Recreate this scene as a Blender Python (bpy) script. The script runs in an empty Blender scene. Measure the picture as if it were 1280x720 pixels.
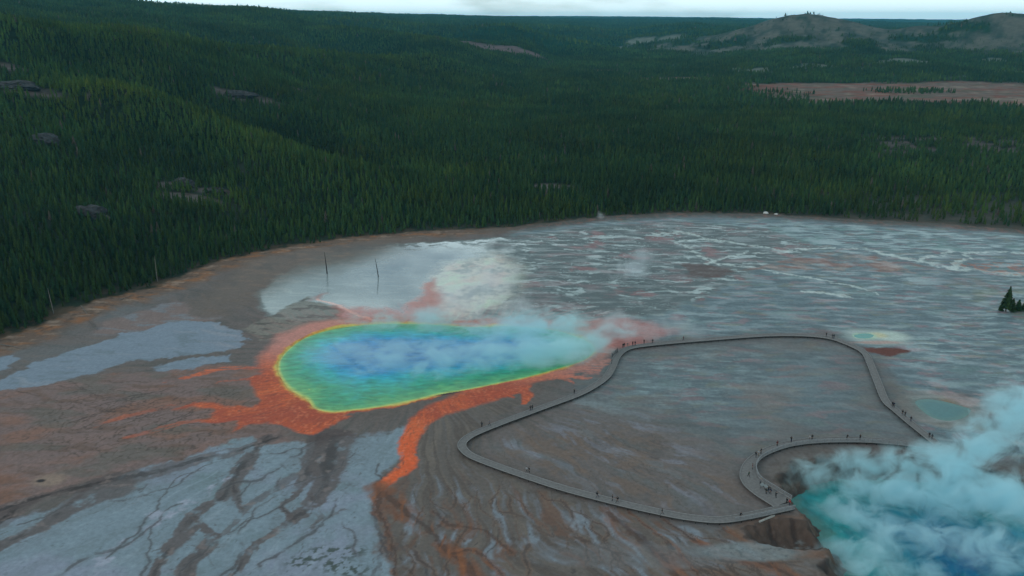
import bpy, bmesh, math, random
import numpy as np
from mathutils import Vector, Matrix

R = math.radians
random.seed(7)
RNG = np.random.default_rng(7)
scene = bpy.context.scene
COL = scene.collection

# ------------------------------------------------------------------ survey
# camera 110 m above the basin; every place below was read off the photograph as a
# point on the flat basin floor (real ground coordinates in metres, y = away).
F, CAMH, PITCH = 985.0, 110.0, R(18.84)
SP, CP = math.sin(PITCH), math.cos(PITCH)

def G(px, py, z=0.0):
    v = (py - 360.0) / F
    d = (CAMH - z) / (SP + v * CP)
    return ((px - 640.0) / F * d, d * (CP - v * SP))

def GL(pts, z=0.0):
    return np.array([G(p[0], p[1], z) for p in pts], float)

# ------------------------------------------------------------------ noise
_G8 = np.array([[1, 0], [-1, 0], [0, 1], [0, -1], [.7071, .7071], [-.7071, .7071], [.7071, -.7071], [-.7071, -.7071]], np.float32)

def _hash(ix, iy, seed):
    h = (ix.astype(np.uint32) * np.uint32(374761393) + iy.astype(np.uint32) * np.uint32(668265263) + np.uint32((seed * 2246822519) & 0xffffffff))
    h = (h ^ (h >> np.uint32(13))) * np.uint32(1274126177)
    h = h ^ (h >> np.uint32(16))
    return h

def perlin(x, y, seed=0):
    x = np.asarray(x, np.float64); y = np.asarray(y, np.float64)
    if x.size == 0:
        return np.zeros(x.shape, np.float32)
    x0 = np.floor(x); y0 = np.floor(y)
    fx = (x - x0).astype(np.float32); fy = (y - y0).astype(np.float32)
    ix = x0.astype(np.int64); iy = y0.astype(np.int64)
    u = fx * fx * fx * (fx * (fx * 6 - 15) + 10)
    v = fy * fy * fy * (fy * (fy * 6 - 15) + 10)
    x1, y1 = int(ix.min()), int(iy.min())
    W, H = int(ix.max()) - x1 + 2, int(iy.max()) - y1 + 2
    if W * H < max(4 * x.size, 4096):
        LX, LY = np.meshgrid(np.arange(x1, x1 + W, dtype=np.int64), np.arange(y1, y1 + H, dtype=np.int64))
        k = (_hash(LX, LY, seed) & np.uint32(7)).ravel()
        gx, gy = _G8[:, 0][k], _G8[:, 1][k]
        base = (iy - y1) * W + (ix - x1)
        def g(dx, dy):
            q = base + (dy * W + dx)
            return gx.take(q) * (fx - dx) + gy.take(q) * (fy - dy)
    else:
        def g(dx, dy):
            k = (_hash(ix + dx, iy + dy, seed) & np.uint32(7)).astype(np.int64)
            return _G8[:, 0].take(k) * (fx - dx) + _G8[:, 1].take(k) * (fy - dy)
    a = g(0, 0); b = g(1, 0); c = g(0, 1); d = g(1, 1)
    ab = a + (b - a) * u; cd = c + (d - c) * u
    return (ab + (cd - ab) * v) * np.float32(1.5)

def fbm(x, y, octv=4, seed=0, gain=.56):
    s = 0; a = 1.0; t = 0
    x = np.asarray(x, float); y = np.asarray(y, float)
    for i in range(octv):
        s = s + a * perlin(x, y, seed + 17 * i)
        t += a; a *= gain
        x = x * 2.03 + 11.3; y = y * 2.03 - 7.1
    return s / t * 1.25

def ridge(x, y, octv=3, seed=0):
    s = 0; a = 1.0; t = 0
    for i in range(octv):
        s = s + a * (1 - np.abs(perlin(x, y, seed + 23 * i)) * 2)
        t += a; a *= .5
        x = x * 2.1 + 3.7; y = y * 2.1 + 9.2
    return s / t

def sstep(a, b, x):
    t = np.clip((x - a) / (b - a), 0, 1)
    return t * t * (3 - 2 * t)

def dist_line(X, Y, pts, widths=None, clip=60):
    """distance to a polyline; with widths: (distance / local half width)"""
    best = np.full(X.shape, 1e6)
    bb = (X > pts[:, 0].min() - clip) & (X < pts[:, 0].max() + clip) & (Y > pts[:, 1].min() - clip) & (Y < pts[:, 1].max() + clip)
    x = X[bb]; y = Y[bb]
    if x.size == 0:
        return best
    b = np.full(x.shape, 1e6)
    for i in range(len(pts) - 1):
        ax, ay = pts[i]; bx, by = pts[i + 1]
        dx, dy = bx - ax, by - ay
        t = np.clip(((x - ax) * dx + (y - ay) * dy) / (dx * dx + dy * dy + 1e-9), 0, 1)
        d = np.hypot(x - ax - t * dx, y - ay - t * dy)
        if widths is not None:
            d = d / np.maximum(widths[i] + (widths[i + 1] - widths[i]) * t, .05)
        b = np.minimum(b, d)
    best[bb] = b
    return best

def sd_poly(X, Y, pts, clip=80):
    """signed distance, negative inside"""
    out = np.full(X.shape, 1e6)
    bb = (X > pts[:, 0].min() - clip) & (X < pts[:, 0].max() + clip) & (Y > pts[:, 1].min() - clip) & (Y < pts[:, 1].max() + clip)
    x = X[bb]; y = Y[bb]
    if x.size == 0:
        return out
    ins = np.zeros(x.shape, bool); b = np.full(x.shape, 1e6)
    n = len(pts)
    for i in range(n):
        ax, ay = pts[i]; bx, by = pts[(i + 1) % n]
        dx, dy = bx - ax, by - ay
        t = np.clip(((x - ax) * dx + (y - ay) * dy) / (dx * dx + dy * dy + 1e-9), 0, 1)
        b = np.minimum(b, np.hypot(x - ax - t * dx, y - ay - t * dy))
        cr = ((ay > y) != (by > y))
        if dy != 0:
            ins ^= cr & (x < dx * (y - ay) / dy + ax)
    out[bb] = np.where(ins, -b, b)
    return out

def spline(pts, n, closed=False):
    P = np.array(pts, float)
    m = len(P)
    seg = m if closed else m - 1
    raw = []
    for i in range(seg):
        if closed:
            p0, p1, p2, p3 = P[(i - 1) % m], P[i], P[(i + 1) % m], P[(i + 2) % m]
        else:
            p1, p2 = P[i], P[i + 1]
            p0 = P[i - 1] if i else 2 * p1 - p2
            p3 = P[i + 2] if i + 2 < m else 2 * p2 - p1
        for k in range(24):
            t = k / 24
            raw.append(.5 * ((2 * p1) + (-p0 + p2) * t + (2 * p0 - 5 * p1 + 4 * p2 - p3) * t * t + (-p0 + 3 * p1 - 3 * p2 + p3) * t ** 3))
    raw.append(P[0] if closed else P[-1])
    raw = np.array(raw)
    L = np.r_[0, np.cumsum(np.hypot(*np.diff(raw[:, :2], axis=0).T))]
    s = np.linspace(0, L[-1], n, endpoint=not closed)
    return np.stack([np.interp(s, L, raw[:, k]) for k in range(raw.shape[1])], 1), L[-1]

# ------------------------------------------------------------------ colour
KL = np.array([0.66, 0.70, 0.74])
HAZE_D = 4.2e-5      # what a white card in the open would read under this sky

def s2l(c):
    c = np.asarray(c, float) / 255
    return np.where(c <= .04045, c / 12.92, ((c + .055) / 1.055) ** 2.4)

def S(r, g, b):
    return np.clip(s2l((r, g, b)) / KL, 0.005, .85)

def mixc(c, m, col):
    m = np.clip(m, 0, 1)[..., None]
    return c * (1 - m) + np.asarray(col) * m

# ------------------------------------------------------------------ object helpers
def tag(o, label, cat=None, group=None, kind=None):
    o['label'] = label
    if cat: o['category'] = cat
    if group: o['group'] = group
    if kind: o['kind'] = kind
    return o

def link(o, parent=None):
    COL.objects.link(o)
    if parent is not None:
        o.parent = parent
    return o

def empty(name, loc, rz=0):
    o = bpy.data.objects.new(name, None)
    o.empty_display_size = .5
    o.location = loc; o.rotation_euler = (0, 0, rz)
    return link(o)

def np_mesh(name, V, faces, colors=None, floats=None, smooth=False):
    """V (n,3); faces (m,3) or (m,4) int array"""
    me = bpy.data.meshes.new(name)
    V = np.ascontiguousarray(V, np.float32); faces = np.ascontiguousarray(faces, np.int32)
    k = faces.shape[1]
    me.vertices.add(len(V)); me.vertices.foreach_set('co', V.ravel())
    me.loops.add(faces.size); me.loops.foreach_set('vertex_index', faces.ravel())
    me.polygons.add(len(faces))
    me.polygons.foreach_set('loop_start', np.arange(0, faces.size, k, dtype=np.int32))
    me.polygons.foreach_set('loop_total', np.full(len(faces), k, np.int32))
    me.polygons.foreach_set('use_smooth', np.full(len(faces), smooth, bool))
    if colors is not None:
        a = me.attributes.new('tint', 'FLOAT_COLOR', 'POINT')
        c4 = np.ones((len(V), 4), np.float32); c4[:, :3] = colors
        a.data.foreach_set('color', c4.ravel())
    for nm, arr in (floats or {}).items():
        a = me.attributes.new(nm, 'FLOAT', 'POINT')
        a.data.foreach_set('value', np.ascontiguousarray(arr, np.float32))
    me.update(calc_edges=True)
    return me

def mesh_obj(name, me, mat, parent=None):
    o = bpy.data.objects.new(name, me)
    for m in (mat if isinstance(mat, (list, tuple)) else [mat]):
        if m is not None and len(me.materials) < (len(mat) if isinstance(mat, (list, tuple)) else 1):
            me.materials.append(m)
    return link(o, parent)

class MB:
    def __init__(self): self.bm = bmesh.new()
    def box(self, c, s, rz=0, tilt=None):
        M = Matrix.Translation(c) @ Matrix.Rotation(rz, 4, 'Z')
        if tilt: M = M @ Matrix.Rotation(tilt[1], 4, tilt[0])
        M = M @ Matrix.Diagonal((s[0], s[1], s[2], 1))
        bmesh.ops.create_cube(self.bm, size=1, matrix=M)
    def tube(self, pts, rad, n=6):
        """tapered tube along points; rad scalar or list"""
        rings = []
        for i, p in enumerate(pts):
            p = Vector(p)
            a = Vector(pts[max(i - 1, 0)]); b = Vector(pts[min(i + 1, len(pts) - 1)])
            d = (b - a).normalized()
            u = d.orthogonal().normalized(); w = d.cross(u)
            r = rad[i] if isinstance(rad, (list, tuple)) else rad
            rings.append([self.bm.verts.new(p + (u * math.cos(t) + w * math.sin(t)) * r) for t in [2 * math.pi * k / n for k in range(n)]])
        for a, b in zip(rings, rings[1:]):
            for k in range(n):
                self.bm.faces.new((a[k], a[(k + 1) % n], b[(k + 1) % n], b[k]))
        self.bm.faces.new(rings[0][::-1]); self.bm.faces.new(rings[-1])
    def build(self, name, mat, parent=None, smooth=False):
        bmesh.ops.recalc_face_normals(self.bm, faces=self.bm.faces)
        me = bpy.data.meshes.new(name); self.bm.to_mesh(me); self.bm.free()
        if smooth:
            for p in me.polygons: p.use_smooth = True
        return mesh_obj(name, me, mat, parent)

# ------------------------------------------------------------------ materials
def new_mat(name):
    m = bpy.data.materials.new(name); m.use_nodes = True
    nt = m.node_tree; nt.nodes.clear()
    out = nt.nodes.new('ShaderNodeOutputMaterial')
    return m, nt, out

def N(nt, typ, **kw):
    n = nt.nodes.new(typ)
    for k, v in kw.items():
        if k.startswith('i_'):
            n.inputs[k[2:].replace('_', ' ')].default_value = v
        else:
            setattr(n, k, v)
    return n

def math_n(nt, op, a, b=None, clamp=False):
    n = nt.nodes.new('ShaderNodeMath'); n.operation = op; n.use_clamp = clamp
    for i, s in enumerate((a, b)):
        if s is None: continue
        if isinstance(s, (int, float)): n.inputs[i].default_value = s
        else: nt.links.new(s, n.inputs[i])
    return n.outputs[0]

def simple_mat(name, rgb, rough=.8, vary=.25, scale=3.0, spec=.3, bump=0.0, stretch=None):
    m, nt, out = new_mat(name)
    b = N(nt, 'ShaderNodeBsdfPrincipled'); b.inputs['Roughness'].default_value = rough
    b.inputs['Specular IOR Level'].default_value = spec
    tc = N(nt, 'ShaderNodeTexCoord')
    src = tc.outputs['Object']
    if stretch:
        mp = N(nt, 'ShaderNodeMapping'); mp.inputs['Scale'].default_value = stretch
        nt.links.new(src, mp.inputs['Vector']); src = mp.outputs['Vector']
    nz = N(nt, 'ShaderNodeTexNoise'); nz.inputs['Scale'].default_value = scale; nz.inputs['Detail'].default_value = 5
    nt.links.new(src, nz.inputs['Vector'])
    mr = N(nt, 'ShaderNodeMapRange'); mr.inputs['From Min'].default_value = .3; mr.inputs['From Max'].default_value = .7
    mr.inputs['To Min'].default_value = 1 - vary; mr.inputs['To Max'].default_value = 1 + vary
    nt.links.new(nz.outputs['Fac'], mr.inputs['Value'])
    vm = N(nt, 'ShaderNodeVectorMath', operation='SCALE'); vm.inputs[0].default_value = rgb
    nt.links.new(mr.outputs[0], vm.inputs['Scale'])
    nt.links.new(vm.outputs[0], b.inputs['Base Color'])
    if bump:
        bp = N(nt, 'ShaderNodeBump'); bp.inputs['Strength'].default_value = bump; bp.inputs['Distance'].default_value = .1
        nt.links.new(nz.outputs['Fac'], bp.inputs['Height']); nt.links.new(bp.outputs[0], b.inputs['Normal'])
    nt.links.new(b.outputs[0], out.inputs['Surface'])
    return m

def tint_mat(name, rough=.9, spec=.1, noise_scale=.8, vary=.2, wet=False, bump=.3, bump_scale=1.2, bump_dist=.15):
    """surface whose own colours sit in the mesh's 'tint' attribute, broken up by fine noise; 'wet' films shine"""
    m, nt, out = new_mat(name)
    b = N(nt, 'ShaderNodeBsdfPrincipled')
    b.inputs['Roughness'].default_value = rough; b.inputs['Specular IOR Level'].default_value = spec
    at = N(nt, 'ShaderNodeAttribute', attribute_name='tint')
    tc = N(nt, 'ShaderNodeTexCoord')
    n1 = N(nt, 'ShaderNodeTexNoise'); n1.inputs['Scale'].default_value = noise_scale; n1.inputs['Detail'].default_value = 8; n1.inputs['Roughness'].default_value = .65
    nt.links.new(tc.outputs['Object'], n1.inputs['Vector'])
    mr = N(nt, 'ShaderNodeMapRange'); mr.inputs['From Min'].default_value = .25; mr.inputs['From Max'].default_value = .75
    mr.inputs['To Min'].default_value = 1 - vary; mr.inputs['To Max'].default_value = 1 + vary
    nt.links.new(n1.outputs['Fac'], mr.inputs['Value'])
    vm = N(nt, 'ShaderNodeVectorMath', operation='SCALE')
    nt.links.new(at.outputs['Color'], vm.inputs[0]); nt.links.new(mr.outputs[0], vm.inputs['Scale'])
    nt.links.new(vm.outputs[0], b.inputs['Base Color'])
    bp = N(nt, 'ShaderNodeBump'); bp.inputs['Distance'].default_value = bump_dist; bp.inputs['Strength'].default_value = bump
    n2 = N(nt, 'ShaderNodeTexNoise'); n2.inputs['Scale'].default_value = bump_scale; n2.inputs['Detail'].default_value = 6
    nt.links.new(tc.outputs['Object'], n2.inputs['Vector']); nt.links.new(n2.outputs['Fac'], bp.inputs['Height'])
    nt.links.new(bp.outputs[0], b.inputs['Normal'])
    if wet:
        wa = N(nt, 'ShaderNodeAttribute', attribute_name='wet')
        r = math_n(nt, 'SUBTRACT', rough, math_n(nt, 'MULTIPLY', wa.outputs['Fac'], rough - .07))
        nt.links.new(r, b.inputs['Roughness'])
        s = math_n(nt, 'ADD', spec, math_n(nt, 'MULTIPLY', wa.outputs['Fac'], 1.0 - spec))
        nt.links.new(s, b.inputs['Specular IOR Level'])
        st = math_n(nt, 'MULTIPLY', math_n(nt, 'SUBTRACT', 1.0, wa.outputs['Fac'], True), bump)
        st = math_n(nt, 'ADD', st, .012)
        nt.links.new(st, bp.inputs['Strength'])
        cw_ = N(nt, 'ShaderNodeMapRange'); cw_.inputs['From Min'].default_value = .42; cw_.inputs['From Max'].default_value = .95; nt.links.new(wa.outputs['Fac'], cw_.inputs['Value'])
        nt.links.new(cw_.outputs[0], b.inputs['Coat Weight']); b.inputs['Coat IOR'].default_value = 1.6; b.inputs['Coat Roughness'].default_value = .03
    nt.links.new(b.outputs[0], out.inputs['Surface'])
    return m

# ------------------------------------------------------------------ survey of the basin
SPRING_PX = [(347, 464), (350, 448), (365, 432), (385, 420), (415, 411), (450, 406), (490, 404), (540, 405), (590, 408), (640, 407), (690, 412), (726, 422), (744, 435), (734, 449), (704, 460), (662, 472), (620, 481), (580, 489), (550, 494), (520, 501), (480, 509), (440, 514), (412, 516), (392, 511), (384, 501), (372, 494), (357, 483)]
SPRING, _ = spline(GL(SPRING_PX), 360, True)
SC = np.array(G(535, 458))
CRATER_PX = [(972, 600), (990, 582), (1032, 571), (1090, 568), (1160, 573), (1230, 588), (1330, 606), (1420, 650), (1450, 760), (1330, 860), (1200, 840), (1110, 770), (1060, 735), (1030, 715), (1036, 690), (1022, 668), (1000, 655), (1002, 640), (985, 622)]
CRATER, _ = spline(GL(CRATER_PX), 240, True)
POOLA, _ = spline(GL([(1067, 419), (1076, 416.5), (1086, 416.5), (1093, 419), (1089, 422), (1080, 423), (1071, 422)]), 80, True)
POOLB, _ = spline(GL([(1143, 502), (1155, 498), (1175, 500), (1196, 505), (1214, 512), (1206, 522), (1186, 526), (1166, 522), (1152, 513)]), 90, True)
TREELINE_PX = [(-260, 520), (-120, 470), (0, 428), (60, 404), (130, 379), (200, 358), (260, 333), (330, 314), (430, 298), (520, 290), (640, 284), (700, 277), (760, 270), (850, 266), (960, 268), (1060, 274), (1180, 280), (1280, 288), (1420, 300)]
TREELINE = GL(TREELINE_PX)
FOREST = np.vstack([TREELINE, [[900, 430], [900, 3000], [-3000, 3000], [-900, 180]]])

# hill profiles: for each bearing (photo column) the ground height against distance
HILL = {
    -900: [(150, 10), (260, 40), (500, 100), (900, 150), (1500, 200), (4000, 205), (18000, 170)],
    -420: [(215, 0), (270, 10), (450, 55), (700, 100), (1500, 180), (4000, 195), (18000, 165)],
    0: [(285, 0), (350, 15), (450, 28), (560, 44), (700, 80), (850, 92), (1100, 104), (1600, 150), (2200, 175), (4000, 178), (18000, 150)],
    160: [(345, 0), (420, 10), (560, 28), (700, 49), (850, 74), (1050, 78), (1600, 113), (2200, 154), (4000, 165), (18000, 150)],
    320: [(405, 0), (560, 13), (700, 25), (900, 44), (1100, 56), (1300, 56), (1800, 86), (2600, 143), (4500, 150), (18000, 150)],
    430: [(425, 0), (560, 7), (760, 17), (1000, 31), (1250, 40), (1500, 36), (2200, 66), (3200, 123), (5000, 140), (18000, 150)],
    540: [(440, 0), (700, 4), (1000, 11), (1400, 19), (1700, 40), (1900, 38), (2200, 58), (3500, 90), (6000, 135), (18000, 150)],
    640: [(452, 0), (1000, 2), (1600, 4), (1900, 8), (2060, 40), (2400, 58), (3500, 75), (6000, 114), (9000, 138), (18000, 155)],
    700: [(460, 0), (1000, 1), (1700, 3), (2300, 8), (2700, 26), (3300, 52), (6000, 105), (9000, 134), (18000, 158)],
    760: [(470, 0), (1000, 1), (1700, 2), (2600, 4), (3200, 15), (4000, 45), (6000, 98), (9000, 130), (18000, 158)],
    850: [(475, 0), (1800, 2), (2300, 8), (2800, 38), (3500, 58), (6000, 92), (9000, 122), (18000, 148)],
    985: [(480, 0), (1500, 2), (1750, 14), (2100, 30), (3000, 50), (5000, 72), (9000, 108), (18000, 118)],
    1225: [(480, 0), (1500, 2), (1700, 14), (2100, 25), (3000, 38), (5000, 62), (9000, 94), (18000, 96)],
    1800: [(420, 0), (1500, 4), (2000, 30), (3000, 60), (6000, 100), (18000, 110)],
}
_ks = sorted(HILL)
_ang = np.array([math.atan((k - 640) / F) for k in _ks])
_Y = np.geomspace(100, 20000, 500)
def _prof(pts):
    a = np.array(pts, float)
    z = np.interp(np.log(_Y), np.log(a[:, 0]), a[:, 1])
    k = np.exp(-np.linspace(-2, 2, 21) ** 2); k /= k.sum()
    return np.convolve(np.pad(z, 10, mode='edge'), k, 'valid')
_tab = np.array([_prof(HILL[k]) for k in _ks])

BUTTES = [(900, 2560, 330, 290, 80), (1400, 2300, 235, 300, 76)]
_b1 = ((985 - 640) / F * 2600, 2620); _b2 = ((1228 - 640) / F * 2300, 2320)

def _sp(l): return np.array([((px - 640) / F * d, d * (CP - (py - 360) / F * SP)) for px, py, d in l])
SPURS = [(_sp([(150, 120, 640), (240, 140, 610), (330, 172, 570), (420, 210, 510)]), 14, 40), (_sp([(235, 118, 720), (330, 140, 690), (440, 190, 600)]), -9, 45),
         (_sp([(-100, 62, 720), (60, 58, 790), (170, 56, 870), (300, 62, 1080), (430, 78, 1290), (530, 104, 1430)]), 22, 80), (_sp([(60, 30, 1000), (200, 36, 1130), (340, 44, 1400), (450, 60, 1650)]), -38, 120),
         (_sp([(420, 62, 1950), (500, 60, 1900), (560, 72, 1820)]), 26, 110), (_sp([(330, 24, 2100), (420, 34, 2500), (520, 44, 2700)]), 14, 150), (_sp([(620, 46, 2500), (700, 52, 2500), (745, 62, 2400)]), 26, 120), (_sp([(760, 58, 3050), (810, 57, 3000), (860, 56, 2950)]), 24, 130), (_sp([(690, 40, 3300), (780, 44, 3600), (860, 40, 3600)]), 22, 200), (_sp([(640, 64, 2250), (700, 70, 2300)]), -14, 90), (_sp([(560, 52, 2350), (600, 60, 2300)]), -14, 90)]

def butte(x, y, c, rx0, rx1, ry, h, seed):
    dx = x - c[0]
    r = np.hypot(np.where(dx < 0, dx / rx0, dx / rx1), (y - c[1]) / ry)
    r = r * (1 + .16 * fbm(x / 170, y / 170, 4, seed))
    return h * (np.exp(-np.abs(r) ** 2.0 * 1.25) * .62 + np.exp(-(r / .55) ** 2) * .38), r

def basin_dist(x, y):
    """signed distance to the treeline: negative out in the basin"""
    return -sd_poly(x, y, FOREST, 1e9)

def height(x, y):
    x = np.asarray(x, float); y = np.asarray(y, float)
    yy = np.maximum(y, 20.0)
    a = np.clip(np.arctan2(x, yy), _ang[0], _ang[-1] - 1e-6)
    i = np.clip(np.searchsorted(_ang, a) - 1, 0, len(_ang) - 2)
    t = (a - _ang[i]) / (_ang[i + 1] - _ang[i]); t = t * t * (3 - 2 * t) * .6 + t * .4
    ly = np.clip(np.log(np.clip(yy, 100, 19990) / 100) / math.log(200) * 499, 0, 498.99)
    j = ly.astype(int); f = ly - j
    z0 = _tab[i, j] * (1 - f) + _tab[i, j + 1] * f
    z1 = _tab[i + 1, j] * (1 - f) + _tab[i + 1, j + 1] * f
    z = z0 * (1 - t) + z1 * t
    amp = sstep(2, 30, z)
    z = z + amp * (fbm(x / 260, y / 260, 4, 5) * 9 + ridge(x / 420, y / 420, 3, 9) * 5 - 2.5)
    for pts, a_, w_ in SPURS:
        d_ = dist_line(x, y, pts, None, 260)
        z = z + a_ * np.exp(-(d_ / w_) ** 2)
    z = z + sstep(2500, 7000, yy) * fbm(x / 1500, y / 1500, 4, 8) * 13
    z = z + butte(x, y, _b1, 310, 370, 340, 82, 31)[0] + butte(x, y, _b2, 225, 300, 300, 100, 37)[0]
    return z

def basin_z(x, y):
    """fine relief of the basin: pools, crater, small undulation"""
    z = np.zeros_like(x)
    sd = sd_poly(x, y, SPRING, 40)
    z = z - 1.6 * sstep(0.25, -4.5, sd)
    z = z + .35 * sstep(16, 0.5, np.abs(sd)) * (sd > 0)          # raised sinter rim
    w = fbm(x / 9, y / 9, 4, 77)
    cd = sd_poly(x, y, CRATER, 40) + w * 2.2
    z = z - 6.0 * sstep(.8, -7.5, cd)
    z = z - 1.3 * sstep(0.1, -2.0, cd)
    gully = ridge(x / 3.2, y / 3.2, 2, 91)
    z = z + .8 * (gully - .3) * sstep(2, -1, cd) * sstep(-10, -3, cd)
    sh = np.array(G(992, 668)); rr = np.hypot((x - sh[0]) / 11, (y - sh[1]) / 6.0)
    rr = rr + fbm(x / 4, y / 4, 3, 13) * .22
    z = z - 3.2 * sstep(1.0, .35, rr)                            # eroded hollow below the platform
    for p in (POOLA, POOLB):
        s = sd_poly(x, y, p, 10); z = z - .8 * sstep(.2, -1.5, s)
    return z

# ------------------------------------------------------------------ bare ground in the forest
def bare_mask(x, y):
    """1 where no trees grow (rock, clearing, meadow); returns (bare, meadow, rock)"""
    w = fbm(x / 60, y / 60, 4, 101)
    yw = y + w * 45 + fbm(x / 300, y / 900, 3, 102) * 50
    mead = sstep(1060, 1120, yw) * sstep(1480, 1430, yw) * sstep(330, 470, x + w * 60)
    mead = np.maximum(mead, sstep(1.0, .6, np.hypot((x - 205) / 40, (y - 1800) / 50) + w * .5))
    mead = np.maximum(mead, sstep(1.0, .6, np.hypot((x - 310) / 90, (y - 1560) / 45) + w * .5))
    rock = np.zeros_like(x)
    for (px, py, d, rx, ry) in [(20, 122, 600, 34, 16), (8, 90, 650, 14, 12), (300, 126, 790, 34, 16), (215, 225, 480, 12, 9), (240, 245, 462, 22, 8), (270, 232, 480, 12, 8),
                               (115, 262, 412, 9, 5), (50, 168, 510, 10, 6), (600, 64, 2010, 110, 75), (648, 80, 1985, 70, 55), (800, 62, 2900, 60, 80), (838, 65, 2850, 55, 60), (775, 66, 2800, 40, 60), (1135, 82, 1800, 45, 70), (905, 70, 2250, 50, 50), (940, 92, 1640, 45, 40), (985, 68, 2150, 90, 40), (690, 243, 545, 16, 14),
                               (575, 55, 2100, 60, 50), (385, 120, 880, 26, 14)]:
        cx = (px - 640) / F * d; v = (py - 360) / F; cy = d * (CP - v * SP)
        rock = np.maximum(rock, sstep(1.15, .7, np.hypot((x - cx) / rx, (y - cy) / ry) + w * .55))
    h1, r1 = butte(x, y, _b1, 310, 370, 340, 82, 31)
    h2, r2 = butte(x, y, _b2, 225, 300, 300, 100, 37)
    f1 = sstep(1.65, 1.3, r1 + w * .35) * sstep(300, 120, y - _b1[1])
    f2 = sstep(1.5, 1.15, r2 + w * .35) * sstep(250, 80, y - _b2[1])
    slope = np.maximum(f1, f2) * sstep(-.2, .0, fbm(x / 110, y / 200, 5, 112) + .2 * sstep(1.0, .5, np.minimum(r1, r2)))
    n = fbm(x / 130, y / 130, 4, 111)
    foot = sstep(1500, 1560, y) * sstep(2100, 1950, y) * sstep(250, 420, x) * sstep(.28, .42, n)
    flats = sstep(640, 690, y) * sstep(830, 760, y) * sstep(230, 360, x) * sstep(-.08, .12, fbm(x / 34, y / 34, 4, 121))
    rock = np.maximum(rock, foot * .9)
    return np.clip(mead, 0, 1), np.clip(np.maximum(rock, flats * .9), 0, 1), np.clip(slope, 0, 1)

FLOORC = S(40, 48, 40)
def forest_floor(x, y):
    n = fbm(x / 25, y / 25, 4, 131)
    c = np.ones((x.size, 3)) * S(24, 38, 28)
    c = mixc(c, sstep(0, .5, n) * .5, S(38, 42, 32))
    far = sstep(900, 3500, y)
    n2 = fbm(x / 90, y / 90, 5, 133); n3 = fbm(x / 500, y / 500, 4, 134)
    fc = np.ones((x.size, 3)) * S(18, 50, 34)
    fc = mixc(fc, sstep(-.3, .6, n2), S(13, 36, 28)); fc = mixc(fc, sstep(0, .6, n3) * .6, S(28, 64, 42))
    c = mixc(c, far, np.array([1, 1, 1])) * 0 + c * (1 - far[:, None]) + fc * far[:, None]
    mead, rock, slope = bare_mask(x, y)
    mc = np.ones((x.size, 3)) * S(92, 82, 76)
    mc = mixc(mc, sstep(-.05, .35, fbm(x / 120, y / 28, 4, 141)), S(104, 68, 60))
    mc = mixc(mc, sstep(.15, .5, fbm(x / 160, y / 22, 4, 142)) * .8, S(118, 108, 98))
    mc = mixc(mc, sstep(.2, .5, fbm(x / 70, y / 25, 4, 143)) * .6, S(62, 74, 58))
    c = mixc(c, mead, 0) + mc * mead[:, None]
    rc = np.ones((x.size, 3)) * S(74, 70, 70); rc = mixc(rc, sstep(-.2, .5, fbm(x / 14, y / 14, 5, 151)), S(54, 52, 48))
    rc = mixc(rc, sstep(1500, 1600, y), S(84, 92, 86)); rc = mixc(rc, sstep(1900, 1950, y) * sstep(250, 150, x), S(84, 74, 76))
    c = mixc(c, rock, 0) + rc * rock[:, None]
    sc_ = np.ones((x.size, 3)) * S(78, 80, 74)
    sc_ = mixc(sc_, sstep(-.15, .35, fbm(x / 60, y / 150, 5, 161)), S(54, 62, 57)); sc_ = mixc(sc_, sstep(.0, .4, fbm(x / 45, y / 90, 5, 162)) * .8, S(28, 48, 40))
    c = mixc(c, slope, 0) + sc_ * slope[:, None]
    return c

# ------------------------------------------------------------------ little drainage threads
def grow_threads(seed, starts, steps, step, wander, w0, branch, flow):
    """meandering runnels that follow flow(x, y) -> unit vector and fork; list of (points, half widths)"""
    rng = np.random.default_rng(seed); out = []
    todo = [(np.array(G(*p)), rng.normal(0, .2), int(steps * rng.uniform(.6, 1.2)), w0 * rng.uniform(.6, 1.3)) for p in starts]
    while todo and len(out) < 170:
        p, turn, n, w_ = todo.pop(0)
        pts = [p]; ws = [w_ * .4]
        for k in range(n):
            d = flow(p)
            turn = np.clip(turn * .80 + rng.normal(0, wander), -1.1, 1.1)
            a = math.atan2(d[1], d[0]) + turn
            p = p + step * np.array([math.cos(a), math.sin(a)]); pts.append(p)
            ws.append(w_ * (.45 + .55 * math.sin(min(1, k / max(n - 1, 1)) * 2.6)) * rng.uniform(.7, 1.3))
            if rng.random() < branch and n - k > 5:
                todo.append((p, turn + rng.choice([-1, 1]) * rng.uniform(.5, .9), int((n - k) * rng.uniform(.4, .9)), w_ * .7))
        out.append((np.array(pts), np.array(ws)))
    return out
def _radial(p):
    d = p - SC; return d / np.hypot(*d)
THREADS = []
_tr = np.random.default_rng(3)
for lst, n in (([(250, 585), (330, 560), (400, 560), (450, 560), (480, 600)], 5), ([(150, 640), (240, 620), (340, 620), (430, 630)], 4)):
    st = [(np.interp(_tr.uniform(0, 1), np.linspace(0, 1, len(lst)), [q[0] for q in lst]) + _tr.normal(0, 8), 0) for _ in range(n)]
    st = [(px, np.interp(px, [q[0] for q in lst], [q[1] for q in lst]) + _tr.normal(0, 12)) for px, _ in st]
    THREADS.append(('sinter', grow_threads(11 + n, st, 44, 1.1, .34, .42, .025, _radial)))
lst = [(485, 640), (540, 610), (620, 590), (720, 640), (800, 655), (880, 665), (980, 690)]
st = [(px, np.interp(px, [q[0] for q in lst], [q[1] for q in lst]) + _tr.uniform(-8, 25)) for px in _tr.uniform(485, 985, 30)]
THREADS.append(('mud', grow_threads(29, st, 34, 1.1, .32, .30, .03, _radial)))
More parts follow.
